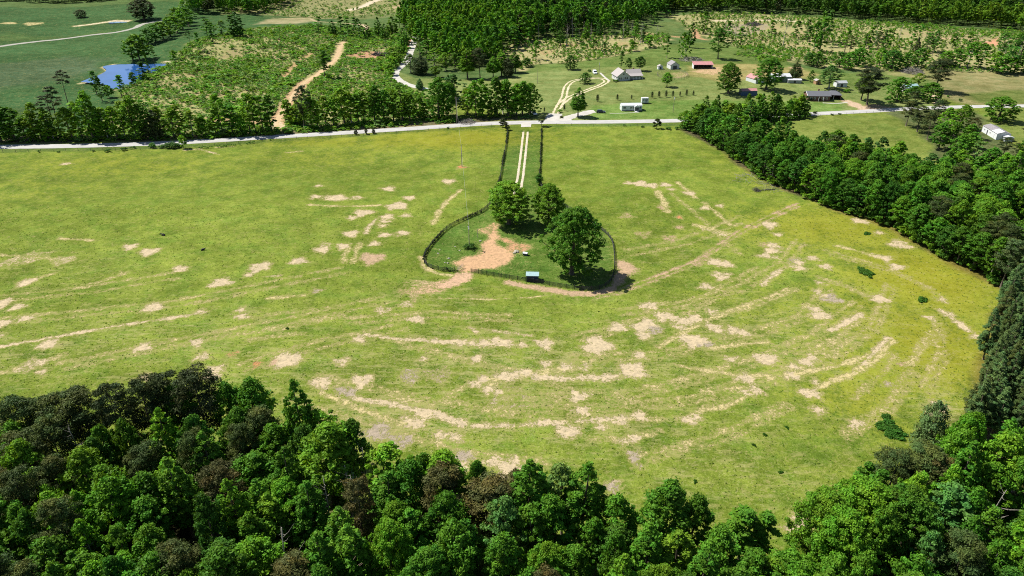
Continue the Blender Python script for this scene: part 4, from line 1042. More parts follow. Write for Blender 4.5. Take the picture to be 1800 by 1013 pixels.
# tree line north of the road
LINE = 'tree line north of the road'
for kind, px, py, h, r, tone in (('big', -8, 252, 16, 7.5, 'dark'), ('round', 18, 250, 13, 6, 'dark'), ('round', 40, 252, 10, 4.6, 'mid'), ('open', 56, 250, 12, 4.2, 'bright'), ('open', 66, 248, 15, 4.2, 'bright'), ('tall', 78, 250, 13, 3.4, 'mid'), ('thinpine', 100, 248, 21, 3.2, 'black'), ('thinpine', 92, 246, 17, 4.0, 'black'), ('open', 88, 250, 12, 4, 'bright'), ('thinpine', 118, 201, 19, 3.4, 'black'),
                                 ('round', 122, 249, 13, 4.2, 'bright'), ('open', 138, 247, 15, 4.6, 'bright'), ('round', 158, 250, 19, 4.8, 'mid'), ('tall', 170, 248, 14, 3.8, 'mid'), ('open', 184, 248, 13, 4.6, 'bright'), ('round', 200, 248, 13, 4.4, 'mid'), ('open', 214, 246, 15, 4.2, 'bright'), ('round', 236, 247, 17, 5.4, 'mid'), ('cedar', 266, 248, 12, 5.0, 'black'), ('round', 252, 248, 14, 4.6, 'dark'),
                                 ('open', 282, 245, 13, 3.8, 'lime'), ('round', 300, 246, 12, 4.2, 'bright'), ('open', 312, 243, 13, 4.2, 'bright'), ('open', 334, 244, 11, 4.0, 'bright'), ('young', 352, 243, 8, 3.2, 'mid'), ('open', 388, 240, 17, 5.0, 'mid'), ('thin', 376, 241, 11, 3.0, 'bright'), ('young', 366, 243, 7, 3.0, 'bright'), ('thin', 404, 240, 12, 3.2, 'mid'), ('open', 436, 238, 17, 5.0, 'mid'), ('thin', 446, 237, 16, 3.0, 'mid'), ('young', 420, 239, 8, 3.2, 'mid'),
                                 ('thin', 460, 236, 15, 3.0, 'mid'), ('thin', 474, 234, 15, 3.4, 'dark'), ('young', 468, 236, 7, 2.6, 'mid'), ('pine', 532, 230, 18, 3.6, 'black'), ('young', 506, 222, 10, 3.6, 'bright'), ('tall', 520, 224, 11, 3.8, 'bright'), ('round', 544, 228, 13, 3.6, 'mid'), ('round', 556, 228, 12, 3.4, 'mid'), ('open', 570, 224, 13, 4.2, 'bright'), ('round', 584, 225, 13, 4.0, 'mid'), ('round', 604, 222, 16, 5.2, 'bright'), ('open', 616, 222, 14, 4.2, 'bright'), ('thin', 628, 220, 13, 3.4, 'mid'), ('open', 638, 219, 14, 4.6, 'bright'),
                                 ('round', 656, 218, 16, 4.8, 'dark'), ('round', 674, 218, 14, 4.4, 'dark'), ('open', 690, 216, 14, 4.4, 'bright'), ('tall', 706, 217, 16, 4.8, 'mid'), ('round', 718, 214, 12, 4.0, 'mid'), ('round', 736, 212, 10, 3.6, 'mid'), ('young', 746, 212, 7, 3, 'bright'), ('big', 770, 211, 18, 6.2, 'dark'), ('round', 786, 208, 15, 4.6, 'dark'), ('open', 800, 181, 13, 5.4, 'teal'), ('cedar', 790, 178, 12, 4.6, 'teal'),
                                 ('round', 822, 205, 12, 4.0, 'bright'), ('round', 836, 209, 16, 4.4, 'mid'), ('open', 848, 204, 16, 4.4, 'mid'), ('thin', 858, 206, 12, 2.8, 'mid'), ('round', 874, 207, 17, 4.8, 'dark'), ('open', 884, 204, 14, 4.2, 'lime'), ('round', 894, 207, 16, 4.8, 'mid'), ('round', 908, 206, 14, 4.2, 'mid'), ('round', 918, 206, 15, 4.6, 'dark'), ('big', 932, 205, 14, 5.4, 'mid'), ('young', 846, 210, 7, 3, 'mid'), ('young', 864, 210, 6, 3, 'dark'), ('young', 900, 208, 6, 3, 'mid')):
    x, y = at(px, py); y += 3.5; tree(kind, x, y, h * 1.16, r * 1.2, {'mid': 'bright', 'bright': 'lime', 'dark': 'mid'}.get(tone, tone), None, 'trees of the line north of the road', wood=LINE, row=1)

# pond edge, field belt and survivors of the clearing
BELT = 'belt above the pond'
for kind, px, py, h, r, tone in (('open', 180, 178, 14, 3.6, 'dark'), ('thin', 170, 165, 13, 2.6, 'mid'), ('young', 192, 172, 7, 3.2, 'mid'), ('thin', 214, 170, 12, 3.2, 'mid'), ('young', 236, 151, 8, 3.0, 'dark'), ('thin', 252, 140, 11, 3.6, 'dark'), ('thinpine', 275, 130, 17, 2.6, 'dark'), ('thin', 262, 132, 12, 1.6, 'mid'), ('round', 234, 106, 15, 7, 'bright'), ('round', 246, 106, 18, 8, 'bright'), ('round', 257, 103, 14, 5.5, 'mid'),
                                 ('round', 262, 79, 12, 7, 'dark'), ('round', 274, 74, 13, 8, 'mid'), ('round', 288, 70, 14, 8, 'bright'), ('round', 300, 64, 14, 8, 'bright'), ('round', 312, 58, 14, 8, 'bright'), ('round', 322, 52, 16, 8, 'bright'), ('round', 332, 46, 16, 8, 'mid'), ('round', 312, 44, 15, 7, 'bright'), ('tall', 325, 40, 20, 7, 'bright'), ('thinpine', 337, 97, 17, 2.6, 'dark'), ('thin', 352, 90, 13, 2.4, 'mid'), ('thin', 365, 66, 14, 4.6, 'mid'), ('round', 372, 62, 10, 5, 'mid'), ('tall', 418, 66, 20, 6.4, 'dark'), ('thin', 410, 64, 16, 4.4, 'mid'), ('thin', 390, 62, 11, 4.4, 'bright'),
                                 ('young', 307, 110, 8, 3.4, 'bright'), ('thin', 375, 76, 11, 3, 'dark')):
    x, y = at(px, py); tree(kind, x, y, h, r, tone, None, 'trees of the belt above the pond', wood=BELT, row=1)
SURV = 'felled clearing'
rr = random.Random(12)
lst = [('tall', 1212, 84, 19, 4, 'mid'), ('open', 1198, 100, 17, 4, 'mid'), ('thin', 1172, 102, 15, 3, 'mid'), ('open', 1205, 104, 16, 4, 'bright'), ('open', 1235, 60, 19, 7, 'mid'), ('dead', 1376, 82, 26, 4, 'mid'), ('thin', 1440, 92, 25, 5, 'mid'), ('open', 1430, 90, 22, 5, 'mid'), ('thin', 1452, 78, 26, 4, 'dark'), ('open', 1444, 74, 24, 5, 'mid'), ('dead', 1312, 66, 12, 2, 'mid'),
       ('cedar', 1609, 95, 12, 3, 'black'), ('pine', 1628, 92, 14, 3.5, 'dark'), ('pine', 1642, 92, 15, 4, 'dark'), ('pine', 1758, 108, 19, 6, 'dark'), ('pine', 1782, 128, 24, 8, 'dark'), ('open', 1700, 118, 17, 7, 'mid'), ('open', 1722, 120, 16, 7, 'mid'), ('round', 1745, 126, 13, 6, 'bright'), ('round', 1758, 130, 12, 6, 'mid'), ('dead', 1752, 104, 15, 3, 'mid'),
       ('big', 1435, 118, 9, 7, 'dark'), ('big', 1422, 114, 8, 5, 'dark'), ('big', 1508, 116, 12, 7, 'mid'), ('round', 1490, 122, 11, 6, 'mid'), ('round', 1475, 118, 10, 5, 'dark'), ('big', 1565, 122, 13, 8, 'dark'), ('round', 1590, 122, 11, 6, 'mid'), ('round', 1545, 116, 12, 5, 'bright'), ('round', 1612, 118, 13, 6, 'mid'), ('round', 1800, 130, 14, 7, 'mid'), ('round', 1775, 130, 10, 5, 'bright'), ('pine', 1492, 100, 15, 4, 'pine'), ('pine', 1540, 95, 16, 4, 'pine'), ('round', 1678, 118, 12, 6, 'mid'), ('round', 1660, 116, 10, 6, 'bright'),
       ('open', 942, 105, 14, 5, 'mid'), ('thin', 905, 88, 15, 4, 'mid'), ('tall', 985, 80, 14, 4, 'dark'), ('dead', 1018, 78, 12, 2, 'mid'), ('thin', 1042, 88, 13, 3, 'mid'), ('open', 1062, 96, 9, 4, 'dark'), ('young', 1140, 84, 9, 5, 'bright'), ('young', 1110, 90, 8, 4, 'bright'), ('thin', 1048, 62, 14, 3, 'dark'), ('open', 1150, 45, 12, 5, 'mid'), ('thin', 1170, 30, 12, 4, 'dark'), ('young', 925, 118, 6, 4, 'dark'),
       ('thin', 600, 62, 15, 4, 'mid'), ('thin', 612, 60, 14, 4, 'mid'), ('open', 632, 68, 16, 5, 'dark'), ('tall', 645, 66, 12, 4, 'mid'), ('tall', 666, 64, 16, 4, 'mid'), ('thin', 560, 58, 13, 4, 'mid'), ('tall', 585, 62, 12, 4, 'dark'), ('tall', 690, 60, 15, 5, 'bright'), ('tall', 676, 70, 13, 4, 'mid'), ('thin', 622, 56, 12, 4, 'mid')]
for i in range(34):
    u = rr.uniform(1270, 1800); v = 52 + (u - 1270) * .06 + rr.uniform(-8, 34)
    lst.append((rr.choice(('thin', 'thinpine', 'dead', 'thin', 'young')), u, v, rr.uniform(10, 19), rr.uniform(2.4, 4), rr.choice(('mid', 'dark', 'bright'))))
for i in range(26):
    u = rr.uniform(890, 1160); lst.append((rr.choice(('thin', 'thin', 'dead', 'tall')), u, rr.uniform(62, 84) - (u - 890) * .03, rr.uniform(10, 17), rr.uniform(2.4, 4), rr.choice(('mid', 'dark', 'bright'))))
for kind, px, py, h, r, tone in lst:
    x, y = at(px, py); tree(kind, x, y, h, r, tone, None, 'trees left standing on the felled clearing', wood=SURV, row=1)
# line beside the gravel drive
DRV = 'hedge beside the gravel drive'
for kind, px, py, h, r, tone in (('young', 686, 132, 7, 4, 'bright'), ('young', 690, 120, 8, 4, 'bright'), ('round', 694, 112, 8, 5, 'bright'), ('round', 700, 104, 9, 5, 'bright'), ('round', 688, 106, 9, 5, 'lime'), ('tall', 706, 94, 11, 4, 'bright'), ('tall', 712, 84, 12, 4, 'mid'), ('tall', 716, 74, 13, 4, 'bright'), ('tall', 708, 78, 13, 5, 'mid'), ('open', 738, 94, 13, 5, 'pale'), ('round', 750, 104, 14, 6, 'mid'), ('open', 764, 116, 12, 6, 'bright'), ('open', 784, 124, 12, 6, 'lime'), ('round', 800, 122, 11, 5, 'mid'), ('tall', 812, 108, 15, 5, 'dark'), ('open', 790, 104, 15, 6, 'mid'), ('tall', 850, 100, 16, 5, 'dark'), ('tall', 872, 98, 16, 5, 'dark'), ('open', 836, 102, 14, 5, 'bright')):
    x, y = at(px, py); tree(kind, x, y, h, r, tone, None, 'trees beside the curving gravel drive', wood=DRV, row=1)

# ------------------------------------------------------------------ labels of the woodland trees
ORD = ['first', 'second', 'third', 'fourth', 'fifth', 'sixth', 'seventh', 'eighth', 'ninth', 'tenth', 'eleventh', 'twelfth', 'thirteenth', 'fourteenth', 'fifteenth', 'sixteenth', 'seventeenth', 'eighteenth', 'nineteenth', 'twentieth']


def ordw(n):
    if n < 20: return ORD[n]
    t = ('twenty', 'thirty', 'forty', 'fifty', 'sixty', 'seventy')[(n + 1) // 10 - 2]
    return t + '-' + ORD[(n + 1) % 10 - 1] if (n + 1) % 10 else {'twenty': 'twentieth', 'thirty': 'thirtieth', 'forty': 'fortieth', 'fifty': 'fiftieth'}.get(t, t)


FORM = {'round': 'broadleaf', 'big': 'wide broadleaf', 'tall': 'pointed poplar', 'open': 'loose-crowned tree', 'pine': 'pine', 'spire': 'planted pine', 'cedar': 'cedar', 'thin': 'slender tree', 'thinpine': 'bare-stemmed pine', 'young': 'sapling', 'dead': 'leafless tree', 'shrub': 'bush'}
by = {}
for P_ in PLACED:
    if P_[6]: by.setdefault((P_[6], P_[7], P_[1], P_[2] if P_[1] != 'dead' else ''), []).append(P_)
for (wood, row, kind, tone), L in by.items():
    L.sort(key=lambda q: to_px(q[3], q[4], q[5])[0])
    f = ('bare grey ' if kind == 'dead' else TONE[tone] + ' ') + FORM[kind]
    for i, q in enumerate(L):
        rowt = ', %s row from pasture' % ORD[min(row - 1, 19)] if wood in (NEAR, EAST, PINES) else ''
        q[0]['label'] = '%s, %s%s, %s such from left' % (f, wood, rowt, ordw(i)) if len(L) > 1 else 'only %s in the %s%s' % (f, wood, rowt)

# ------------------------------------------------------------------ far woods and ground cover: masses nobody could count
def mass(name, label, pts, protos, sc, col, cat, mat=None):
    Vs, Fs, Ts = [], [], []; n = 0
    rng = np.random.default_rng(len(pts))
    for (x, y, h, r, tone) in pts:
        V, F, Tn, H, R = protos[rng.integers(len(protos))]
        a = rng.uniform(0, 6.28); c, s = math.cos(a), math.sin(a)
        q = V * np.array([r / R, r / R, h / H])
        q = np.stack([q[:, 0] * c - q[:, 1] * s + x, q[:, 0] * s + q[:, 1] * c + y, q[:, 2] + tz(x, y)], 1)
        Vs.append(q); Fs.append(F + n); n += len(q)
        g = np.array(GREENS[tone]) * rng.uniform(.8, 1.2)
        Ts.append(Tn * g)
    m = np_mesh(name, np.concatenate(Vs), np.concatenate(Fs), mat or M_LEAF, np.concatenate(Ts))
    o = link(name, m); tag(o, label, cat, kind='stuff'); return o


def small_proto(kind, seed, per, leaf, H, R):
    rng = np.random.default_rng(seed)
    if kind == 'round': cl = clumps_round(rng, 20, R, H * .28, H * .96, .8)
    elif kind == 'tall': cl = clumps_cone(rng, 20, R, H * .25, H * .97)
    elif kind == 'pine': cl = clumps_pine(rng, 16, R, H * .4, H * .95)
    else: cl = np.array([(rng.uniform(-.5, .5) * R, rng.uniform(-.5, .5) * R, H * z, R * rng.uniform(.3, .5)) for z in (.3, .45, .6, .8)])
    V, F, Tn = crown_arrays(rng, cl, per, leaf)
    if kind != 'bush':      # a stem of three strips
        tv = []
        for k in range(3):
            a = k * 2.09; b = a + 2.09
            tv += [(math.cos(a) * .22, math.sin(a) * .22, 0), (math.cos(b) * .22, math.sin(b) * .22, 0), (math.cos(b) * .1, math.sin(b) * .1, H * .8), (math.cos(a) * .1, math.sin(a) * .1, H * .8)]
        F = np.concatenate([F, np.arange(12).reshape(3, 4) + len(V)]); V = np.concatenate([V, np.array(tv)])
        Tn = np.concatenate([Tn, np.tile([[1.3, .8, 1.6]], (3, 1))])
    return V, F, Tn, H, R


def scatter(px_poly, spacing, pick, seed, hole=None):
    P = W(px_poly); rr = random.Random(seed); out = []
    X0, X1 = min(a for a, b in P), max(a for a, b in P); Y0, Y1 = min(b for a, b in P), max(b for a, b in P)
    yy = Y0
    while yy < Y1:
        xx = X0
        while xx < X1:
            x, y = xx + rr.uniform(-.5, .5) * spacing, yy + rr.uniform(-.5, .5) * spacing
            if in_poly(P, x, y):
                u, v = to_px(x, y, tz(x, y) + 8)
                if -120 < u < 1920 and v > -60 and not (hole and hole(x, y, u, v)):
                    q = pick(x, y, rr)
                    if q: out.append((x, y) + q)
            xx += spacing
        yy += spacing
    return out


FP = [small_proto('round', s, 26, .76, 17, 4.4) for s in (1, 2, 3)] + [small_proto('tall', s, 26, .74, 19, 3.8) for s in (4, 5)] + [small_proto('pine', 6, 28, .7, 19, 3.6)]


def pk_far(x, y, rr):
    n = math.sin(x / 37) + math.sin(y / 29 + 1) + rr.uniform(-1, 1)
    if rr.random() < .10 or (y < 640 and math.sin(x / 13 + 1) + math.sin(y / 17) > 1.1): return None
    return rr.uniform(14, 23), rr.uniform(3.8, 5.8), ('dark' if n > 1.0 else ('black' if n > .8 else ('lime' if n < -1.5 else ('bright' if n < .1 else 'mid'))))


MIDWOOD = [(712, 52), (745, 12), (800, -30), (1250, -30), (1180, 20), (1110, 46), (1060, 62), (960, 66), (915, 78), (895, 98), (862, 116), (800, 118), (760, 112), (738, 96), (726, 74)]
mass('forest', 'mixed green forest behind the farmland lawns', scatter(MIDWOOD, 7.6, pk_far, 1), FP, 1, None, 'forest')
EASTFAR = [(1100, 18), (1190, 22), (1420, 26), (1500, 34), (1600, 42), (1700, 46), (1800, 55), (2100, 70), (2400, -20), (1900, -60), (1300, -60), (1150, -30)]
mass('forest', 'dense dark forest wall behind the felled clearing', scatter(EASTFAR, 7.6, pk_far, 2), FP, 1, None, 'forest')
WESTFAR = [(330, 34), (360, 26), (440, 26), (500, 14), (520, -8), (700, -14), (800, -40), (-100, -40), (-100, -3), (200, 2), (330, -1)]
mass('forest', 'far forest strip beyond the dark green fields', scatter(WESTFAR, 8.2, pk_far, 3), FP, 1, None, 'forest')
mass('forest', 'forest on the rise behind the gravel drive', scatter([(700, 50), (712, 30), (740, -6), (770, 30), (745, 60), (722, 60)], 7.6, pk_far, 33), FP, 1, None, 'forest')

BP = [small_proto('bush', s, 17, .32, 2.4, 1.5) for s in range(20, 26)]
TRK = W(TRACK)


def pk_scrub(x, y, rr):
    n = math.sin(x / 9) + math.sin(y / 15 + x / 21) + rr.uniform(-1.4, 1.4)
    if n > 1.6: return None
    if float(line_d(TRK, np.array([x]), np.array([y]))[0]) < 4.0: return None
    s = 1.9 if rr.random() < .07 else (1.25 if rr.random() < .2 else .85)
    if math.sin(x / 31 + 2) + math.sin(y / 27) + .6 * math.sin(x / 7 + y / 5) > 1.25 and rr.random() < .6: return None
    return rr.uniform(.7, 1.7) * s, rr.uniform(1.2, 2.3) * s, rr.choice(('bright', 'bright', 'lime', 'lime', 'mid', 'pale'))


def not_bare(x, y, u, v):
    i, j = np.searchsorted(ys, y), np.searchsorted(xs, x)
    return bare[min(i, NY - 1), min(j, NX - 1)] > .62 + .25 * math.sin(x * 1.3) * math.sin(y * .9)


mass('undergrowth', 'bright young regrowth covering the felled slope by the dirt track', scatter(SCRUB, 2.05, pk_scrub, 4, not_bare), BP, 1, None, 'undergrowth')


def pk_thin(x, y, rr):
    n = math.sin(x / 12) + math.sin(y / 17 + x / 21) + rr.uniform(-1.2, 1.2)
    if n > .9: return None
    return rr.uniform(1.0, 2.8), rr.uniform(1.0, 2.4), rr.choice(('bright', 'mid', 'lime', 'pale'))


mass('undergrowth', 'patchy regrowth between stumps on the far clearing', scatter(CLEARCUT, 3.6, pk_thin, 6, not_bare) + scatter(CLEARCUT_MID, 3.4, pk_thin, 7, not_bare) + scatter([(1300, 84), (1345, 84), (1385, 104), (1380, 112), (1330, 108), (1290, 96)], 2.6, pk_scrub, 17) + scatter([(390, 26), (440, 24), (560, 33), (715, 26), (750, -12), (480, -12)], 4.5, pk_scrub, 8, not_bare), BP, 1, None, 'undergrowth')
mass('undergrowth', 'brush along the wooded strip north of the road', scatter([(-60, 253), (0, 251), (250, 246), (480, 235), (480, 222), (250, 232), (0, 238), (-60, 240)], 2.6, pk_scrub, 9, not_bare) + scatter([(500, 232), (700, 222), (930, 208), (930, 200), (820, 198), (800, 205), (700, 210), (500, 214)], 2.8, pk_scrub, 10, not_bare), BP, 1, None, 'undergrowth')
def near_gaps():
    r_ = random.Random(31); X0, X1 = min(a for a, b in NEARWOOD), max(a for a, b in NEARWOOD); out = []
    for _ in range(1500):
        x, y = r_.uniform(X0, X1), r_.uniform(58, 125)
        if not in_poly(NEARWOOD, x, y) or abs(x) > y * 1.05 + 20: continue
        if all((a - x) ** 2 + (b - y) ** 2 > 16 for a, b in out[-400:]): out.append((x, y))
    return out


rr = random.Random(8)
hz = W([(1300, 216), (1340, 216), (1420, 205)]); lowh = [(q.x, q.y + rr.uniform(-3, 3), rr.uniform(2, 4), rr.uniform(1.8, 2.6), 'dark') for q in resample(hz, 1.1)]
low = lowh + [(x, y, rr.uniform(1.5, 4), rr.uniform(1.6, 2.6), rr.choice(('dark', 'mid', 'bright'))) for q in resample(EW_EDGE, 1.6) for x, y in ((q.x + rr.uniform(.5, 3.5), q.y + rr.uniform(.5, 3.5)),)]
NWC = W([(-100, 760), (200, 735), (420, 735), (560, 800), (700, 860), (860, 905), (1060, 905), (1250, 960), (1350, 1000), (1430, 950), (1560, 880), (1690, 800), (1900, 800), (1900, 1180), (-100, 1180)], 10)
mass('undergrowth', 'shaded leafy understorey filling the gaps of the near wood', [(x, y, rr.uniform(4, 8), rr.uniform(2.2, 3.2), 'dark') for x, y in near_gaps()], [small_proto('bush', s, 150, .26, 6, 2.6) for s in (60, 61, 62)], 1, None, 'undergrowth')  # shade of the gaps is put into the dark leaf tone
mass('undergrowth', 'leafy undergrowth beneath the trees of the east wood edge and the hedgerow', low, [small_proto('bush', s, 60, .26, 2.4, 1.5) for s in (50, 51, 52)], 1, None, 'undergrowth')

# short grass tussocks of the pasture
def tussocks():
    rng = np.random.default_rng(4); n = 26000
    x = rng.uniform(-190, 215, n); y = 75 + 170 * rng.random(n) ** 1.2
    keep = np.abs(x) < y * .9
    x, y = x[keep], y[keep]
    i = np.clip(np.searchsorted(ys, y), 0, NY - 1); j = np.clip(np.searchsorted(xs, x), 0, NX - 1)
    k = (bare[i, j] < .4) & (zone[i, j, 1] > .10)
    x, y, i, j = x[k], y[k], i[k], j[k]
    z = T(x, y); c = np.stack([x, y, z + .07], 1)
    c = np.repeat(c, 3, 0) + rng.normal(size=(len(c) * 3, 3)) * np.array([.16, .16, .03])
    nr = rng.normal(size=c.shape) * np.array([1, 1, .5]) + np.array([0, 0, 1.0])
    s = rng.uniform(.08, .18, len(c))
    V, F = quads(c, nr, s, s * .7, rng)
    base = np.repeat(zone[i, j], 3, 0) * rng.uniform(.75, 1.2, (len(c), 1)) * np.array([.9, 1.1, .9])
    m = np_mesh('grass', V, F, M_LEAF, base)
    tag(link('grass', m), 'short grass tussocks of the grazed pasture', 'grass', kind='stuff')


tussocks()
# ------------------------------------------------------------------ fences
def fence(name, label, pxs, post_gap, ph, rails, thick, rail_mat, post_mat, wire=False):
    P = resample(W(pxs), post_gap)
    root = empty(name, (P[0].x, P[0].y, tz(P[0].x, P[0].y)))
    o0 = root.location.copy()
    pm = MB().box((0, 0, ph / 2 - .15), (thick, thick, ph + .3)).box((0, 0, ph + .02), (thick * 1.25, thick * 1.25, .05)).mesh('fence_post', post_mat)
    for p in P[:100]:
        q = link('post', pm, root); q.location = Vector((p.x, p.y, tz(p.x, p.y))) - o0
    if len(P) > 100:
        m = MB()
        for p in P[100:]: m.box((p.x - o0.x, p.y - o0.y, tz(p.x, p.y) - o0.z + ph / 2), (thick, thick, ph))
        tag(m.build('posts', post_mat, root), kind='stuff')
    for z in rails:
        m = MB()
        if wire:
            m.tube([(p.x - o0.x, p.y - o0.y, tz(p.x, p.y) - o0.z + z) for p in P], .02, 3)
        else:
            for a, b in zip(P, P[1:]):
                mid = (a + b) / 2; L = (b - a).length; an = math.atan2(b.y - a.y, b.x - a.x); n_ = Vector((-math.sin(an), math.cos(an))) * (thick / 2 + .02)
                m.box((mid.x + n_.x - o0.x, mid.y + n_.y - o0.y, (tz(a.x, a.y) + tz(b.x, b.y)) / 2 - o0.z + z), (L, .04, .15), an)
        m.build('rail', rail_mat, root)
    return tag(root, label, 'fence')


fence('board_fence', 'dark board fence west of the lane, curving round the yard to the gate', FENCE_W, 2.44, 1.45, (.25, .55, .86, 1.18), .13, M_DARKWOOD, M_DARKWOOD)
fence('board_fence', 'dark board fence from the gate past the blue shed and up the lane east side', FENCE_E, 2.44, 1.45, (.25, .55, .86, 1.18), .13, M_DARKWOOD, M_DARKWOOD)
M_TPOST = paint('weathered_post', (0.16, 0.14, 0.11), .9, .3)
fence('wire_fence', 'wire fence with short posts along the pasture side of the road, west of the lane', [(-150, 273), (60, 267), (300, 262), (480, 247), (560, 243), (700, 234.5), (800, 226), (860, 222), (893, 227)], 5.2, 1.2, (.4, .8, 1.1), .10, M_TPOST, M_TPOST, True)
fence('wire_fence', 'wire fence with short posts between the road and the eastern pasture', [(953, 228), (975, 221), (1060, 223), (1150, 222), (1200, 222)], 3.6, 1.2, (.4, .8, 1.1), .10, M_TPOST, M_TPOST, True)
fence('wire_fence', 'thin wire fence along the road edge of the small field', [(1430, 206), (1500, 201), (1580, 196.5)], 4, 1.1, (.5, 1.0), .08, M_TPOST, M_TPOST, True)
M_GATE = paint('galvanised_tube', (0.35, 0.33, 0.31), .5, .1, metal=.3)


def pipe_gate():
    a, b = at(804, 478), at(828, 479)
    z = tz(*a); root = empty('farm_gate', (a[0], a[1], z), math.radians(62)); L = 3.4
    f = MB()
    for zz in (.3, .55, .8, 1.05, 1.3): f.tube([(0, 0, zz), (L, 0, zz)], .03, 5)
    f.build('gate_bars', M_GATE, root)
    g = MB()
    for xx in (0, L / 2, L): g.tube([(xx, 0, .25), (xx, 0, 1.33)], .035, 5)
    g.build('gate_frame', M_GATE, root)
    tag(root, 'open metal pipe gate at the dirt entrance of the farmyard', 'gate')


pipe_gate()


def vines(name, label, pts, seed, dens, h=1.2, w=.5, tone='dark'):
    rng = np.random.default_rng(seed); P = resample(W(pts), .5); cl = []
    for i, p in enumerate(P):
        if math.sin(i * .09 + seed) + math.sin(i * .037 * seed + 1) + rng.uniform(-1, 1) > dens: continue
        cl.append((p.x + rng.uniform(-w, w) * .5, p.y + rng.uniform(-w, w) * .5, tz(p.x, p.y) + h * rng.uniform(.3, .8), h * rng.uniform(.25, .5)))
    V, F, Tn = crown_arrays(rng, np.array(cl), 46, .13)
    m = np_mesh(name, V, F, M_LEAF, Tn * np.array(GREENS[tone]))
    tag(link(name, m), label, 'vine')


vines('climbing_vine', 'dark vines overgrowing the lane fence on its west side', FENCE_W[:5], 3, .1, 1.1, .55, 'black')
vines('climbing_vine', 'dark vines overgrowing the yard fence on its curved west side', FENCE_W[5:], 5, -.1, 1.0, .4, 'black')
vines('climbing_vine', 'dense dark vines covering the lane fence on its east side', FENCE_E[-5:], 7, .3, 1.1, .45, 'black')
vines('climbing_vine', 'ragged ditch weeds along the wire fence left of the lane', [(330, 263), (400, 258), (480, 247)], 8, .2, 1.0, .9, 'dark')

# ------------------------------------------------------------------ poles and wires
M_LAMP = paint('white_enamel', (0.75, 0.76, 0.78), .4, .05)
M_INS = paint('brown_insulator', (0.12, 0.09, 0.07), .4, .1)
M_WIRE = paint('wire', (0.45, 0.45, 0.42), .5, .05, metal=.2)


def pole(px, py, h, label, cross=False, lamp=False, r=.14, tops=None):
    x, y = at(px, py); z = tz(x, y)
    root = empty('utility_pole', (x, y, z))
    MB().tube([(0, 0, -.3), (0, 0, h)], [r, r * .72], 8).build('pole', M_POLE, root, True)
    if cross:
        MB().box((0, 0, h - .5), (1.9, .1, .12)).build('crossarm', M_POLE, root)
        for q in (-.8, 0, .8): MB().tube([(q, 0, h - .44), (q, 0, h - .2)], [.05, .035], 6).build('insulator', M_INS, root)
    if lamp:
        MB().tube([(0, 0, h - .55), (0, -.7, h - .25)], .035, 5).build('lamp_arm', M_GATE, root)
        MB().tube([(0, -.7, h - .2), (0, -.7, h - .38), (0, -.7, h - .55)], [.12, .3, .24], 8).build('lamp_shade', M_LAMP, root, True)
        MB().box((.0, -.22, h - 1.3), (.35, .25, .6)).build('meter_box', M_LAMP, root)
    tag(root, label, 'pole')
    return Vector((x, y, z + h))


p1 = pole(812, 293, 9.0, 'bare wooden power pole standing in the pasture left of the lane')
p2 = pole(825, 436, 8.0, 'yard power pole with a white lamp inside the fenced farmyard', lamp=True)
p3 = pole(840, 418, 3.2, 'short wooden post behind the yard lamp pole', r=.1)
p4 = pole(945, 147, 8.5, 'slim wooden pole on the lawn left of the loop drive', r=.12)
p5 = pole(1183, 198, 8.4, 'lamp pole on the lawn right of the white trailer house', lamp=True, r=.12)
p6 = pole(1053, 129, 7.0, 'lamp pole beside the white van', lamp=True, r=.12)
p7 = pole(803, 216, 13, 'roadside power pole in the gap of the tree line', cross=True, r=.15)


def wire(a, b, sag, label, r=.02):
    pts = [a.lerp(b, t / 16) - Vector((0, 0, sag * 4 * (t / 16) * (1 - t / 16))) for t in range(17)]
    o = pts[0].copy(); m = MB().tube([p - o for p in pts], r, 4); q = m.build('power_line', M_WIRE); q.location = o
    tag(q, label, 'wire')


wire(p1, p2, 1.6, 'thin power line from the pasture pole down to the yard lamp pole')
wire(p7 - Vector((0, 0, .3)), p1, 2.2, 'thin power line from the roadside pole across the pasture')

# ------------------------------------------------------------------ buildings
M_WHITE = paint('white_siding', (0.64, 0.64, 0.62), .6, .06, ribs=('Z', 4.0))
M_WHITE2 = paint('white_trailer_panel', (0.60, 0.62, 0.63), .45, .05)
M_GREYROOF = paint('grey_shingle', (0.32, 0.29, 0.28), .85, .2, 5)
M_SLATE = paint('slate_shingle', (0.115, 0.12, 0.135), .8, .2, 5)
M_PINKROOF = paint('faded_red_metal', (0.46, 0.21, 0.20), .5, .15, ribs=('X', 1.6))
M_WHITEMETAL = paint('white_metal_roof', (0.56, 0.57, 0.58), .45, .08, ribs=('X', 1.6))
M_GREYMETAL = paint('worn_metal_roof', (0.27, 0.25, 0.255), .5, .2, ribs=('X', 1.3))
M_BLUEROOF = paint('pale_blue_metal', (0.33, 0.50, 0.52), .45, .1, ribs=('X', 3))
M_BLUE = paint('blue_painted_metal', (0.07, 0.12, 0.22), .5, .12, ribs=('X', 3))
M_NAVY = paint('navy_board', (0.045, 0.06, 0.11), .6, .15, ribs=('X', 4))
M_BRICK = paint('dark_brick', (0.17, 0.09, 0.07), .85, .2, 6)
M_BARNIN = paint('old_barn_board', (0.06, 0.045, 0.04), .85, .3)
M_TRIM = paint('white_trim', (0.80, 0.80, 0.80), .5, .04)
M_DOOR = paint('dark_door', (0.06, 0.06, 0.07), .5, .1)
M_GREENWALL = paint('grey_green_siding', (0.16, 0.22, 0.20), .6, .1, ribs=('Z', 4))
M_SILVER = paint('silver_siding', (0.42, 0.44, 0.46), .5, .1, ribs=('X', 2))
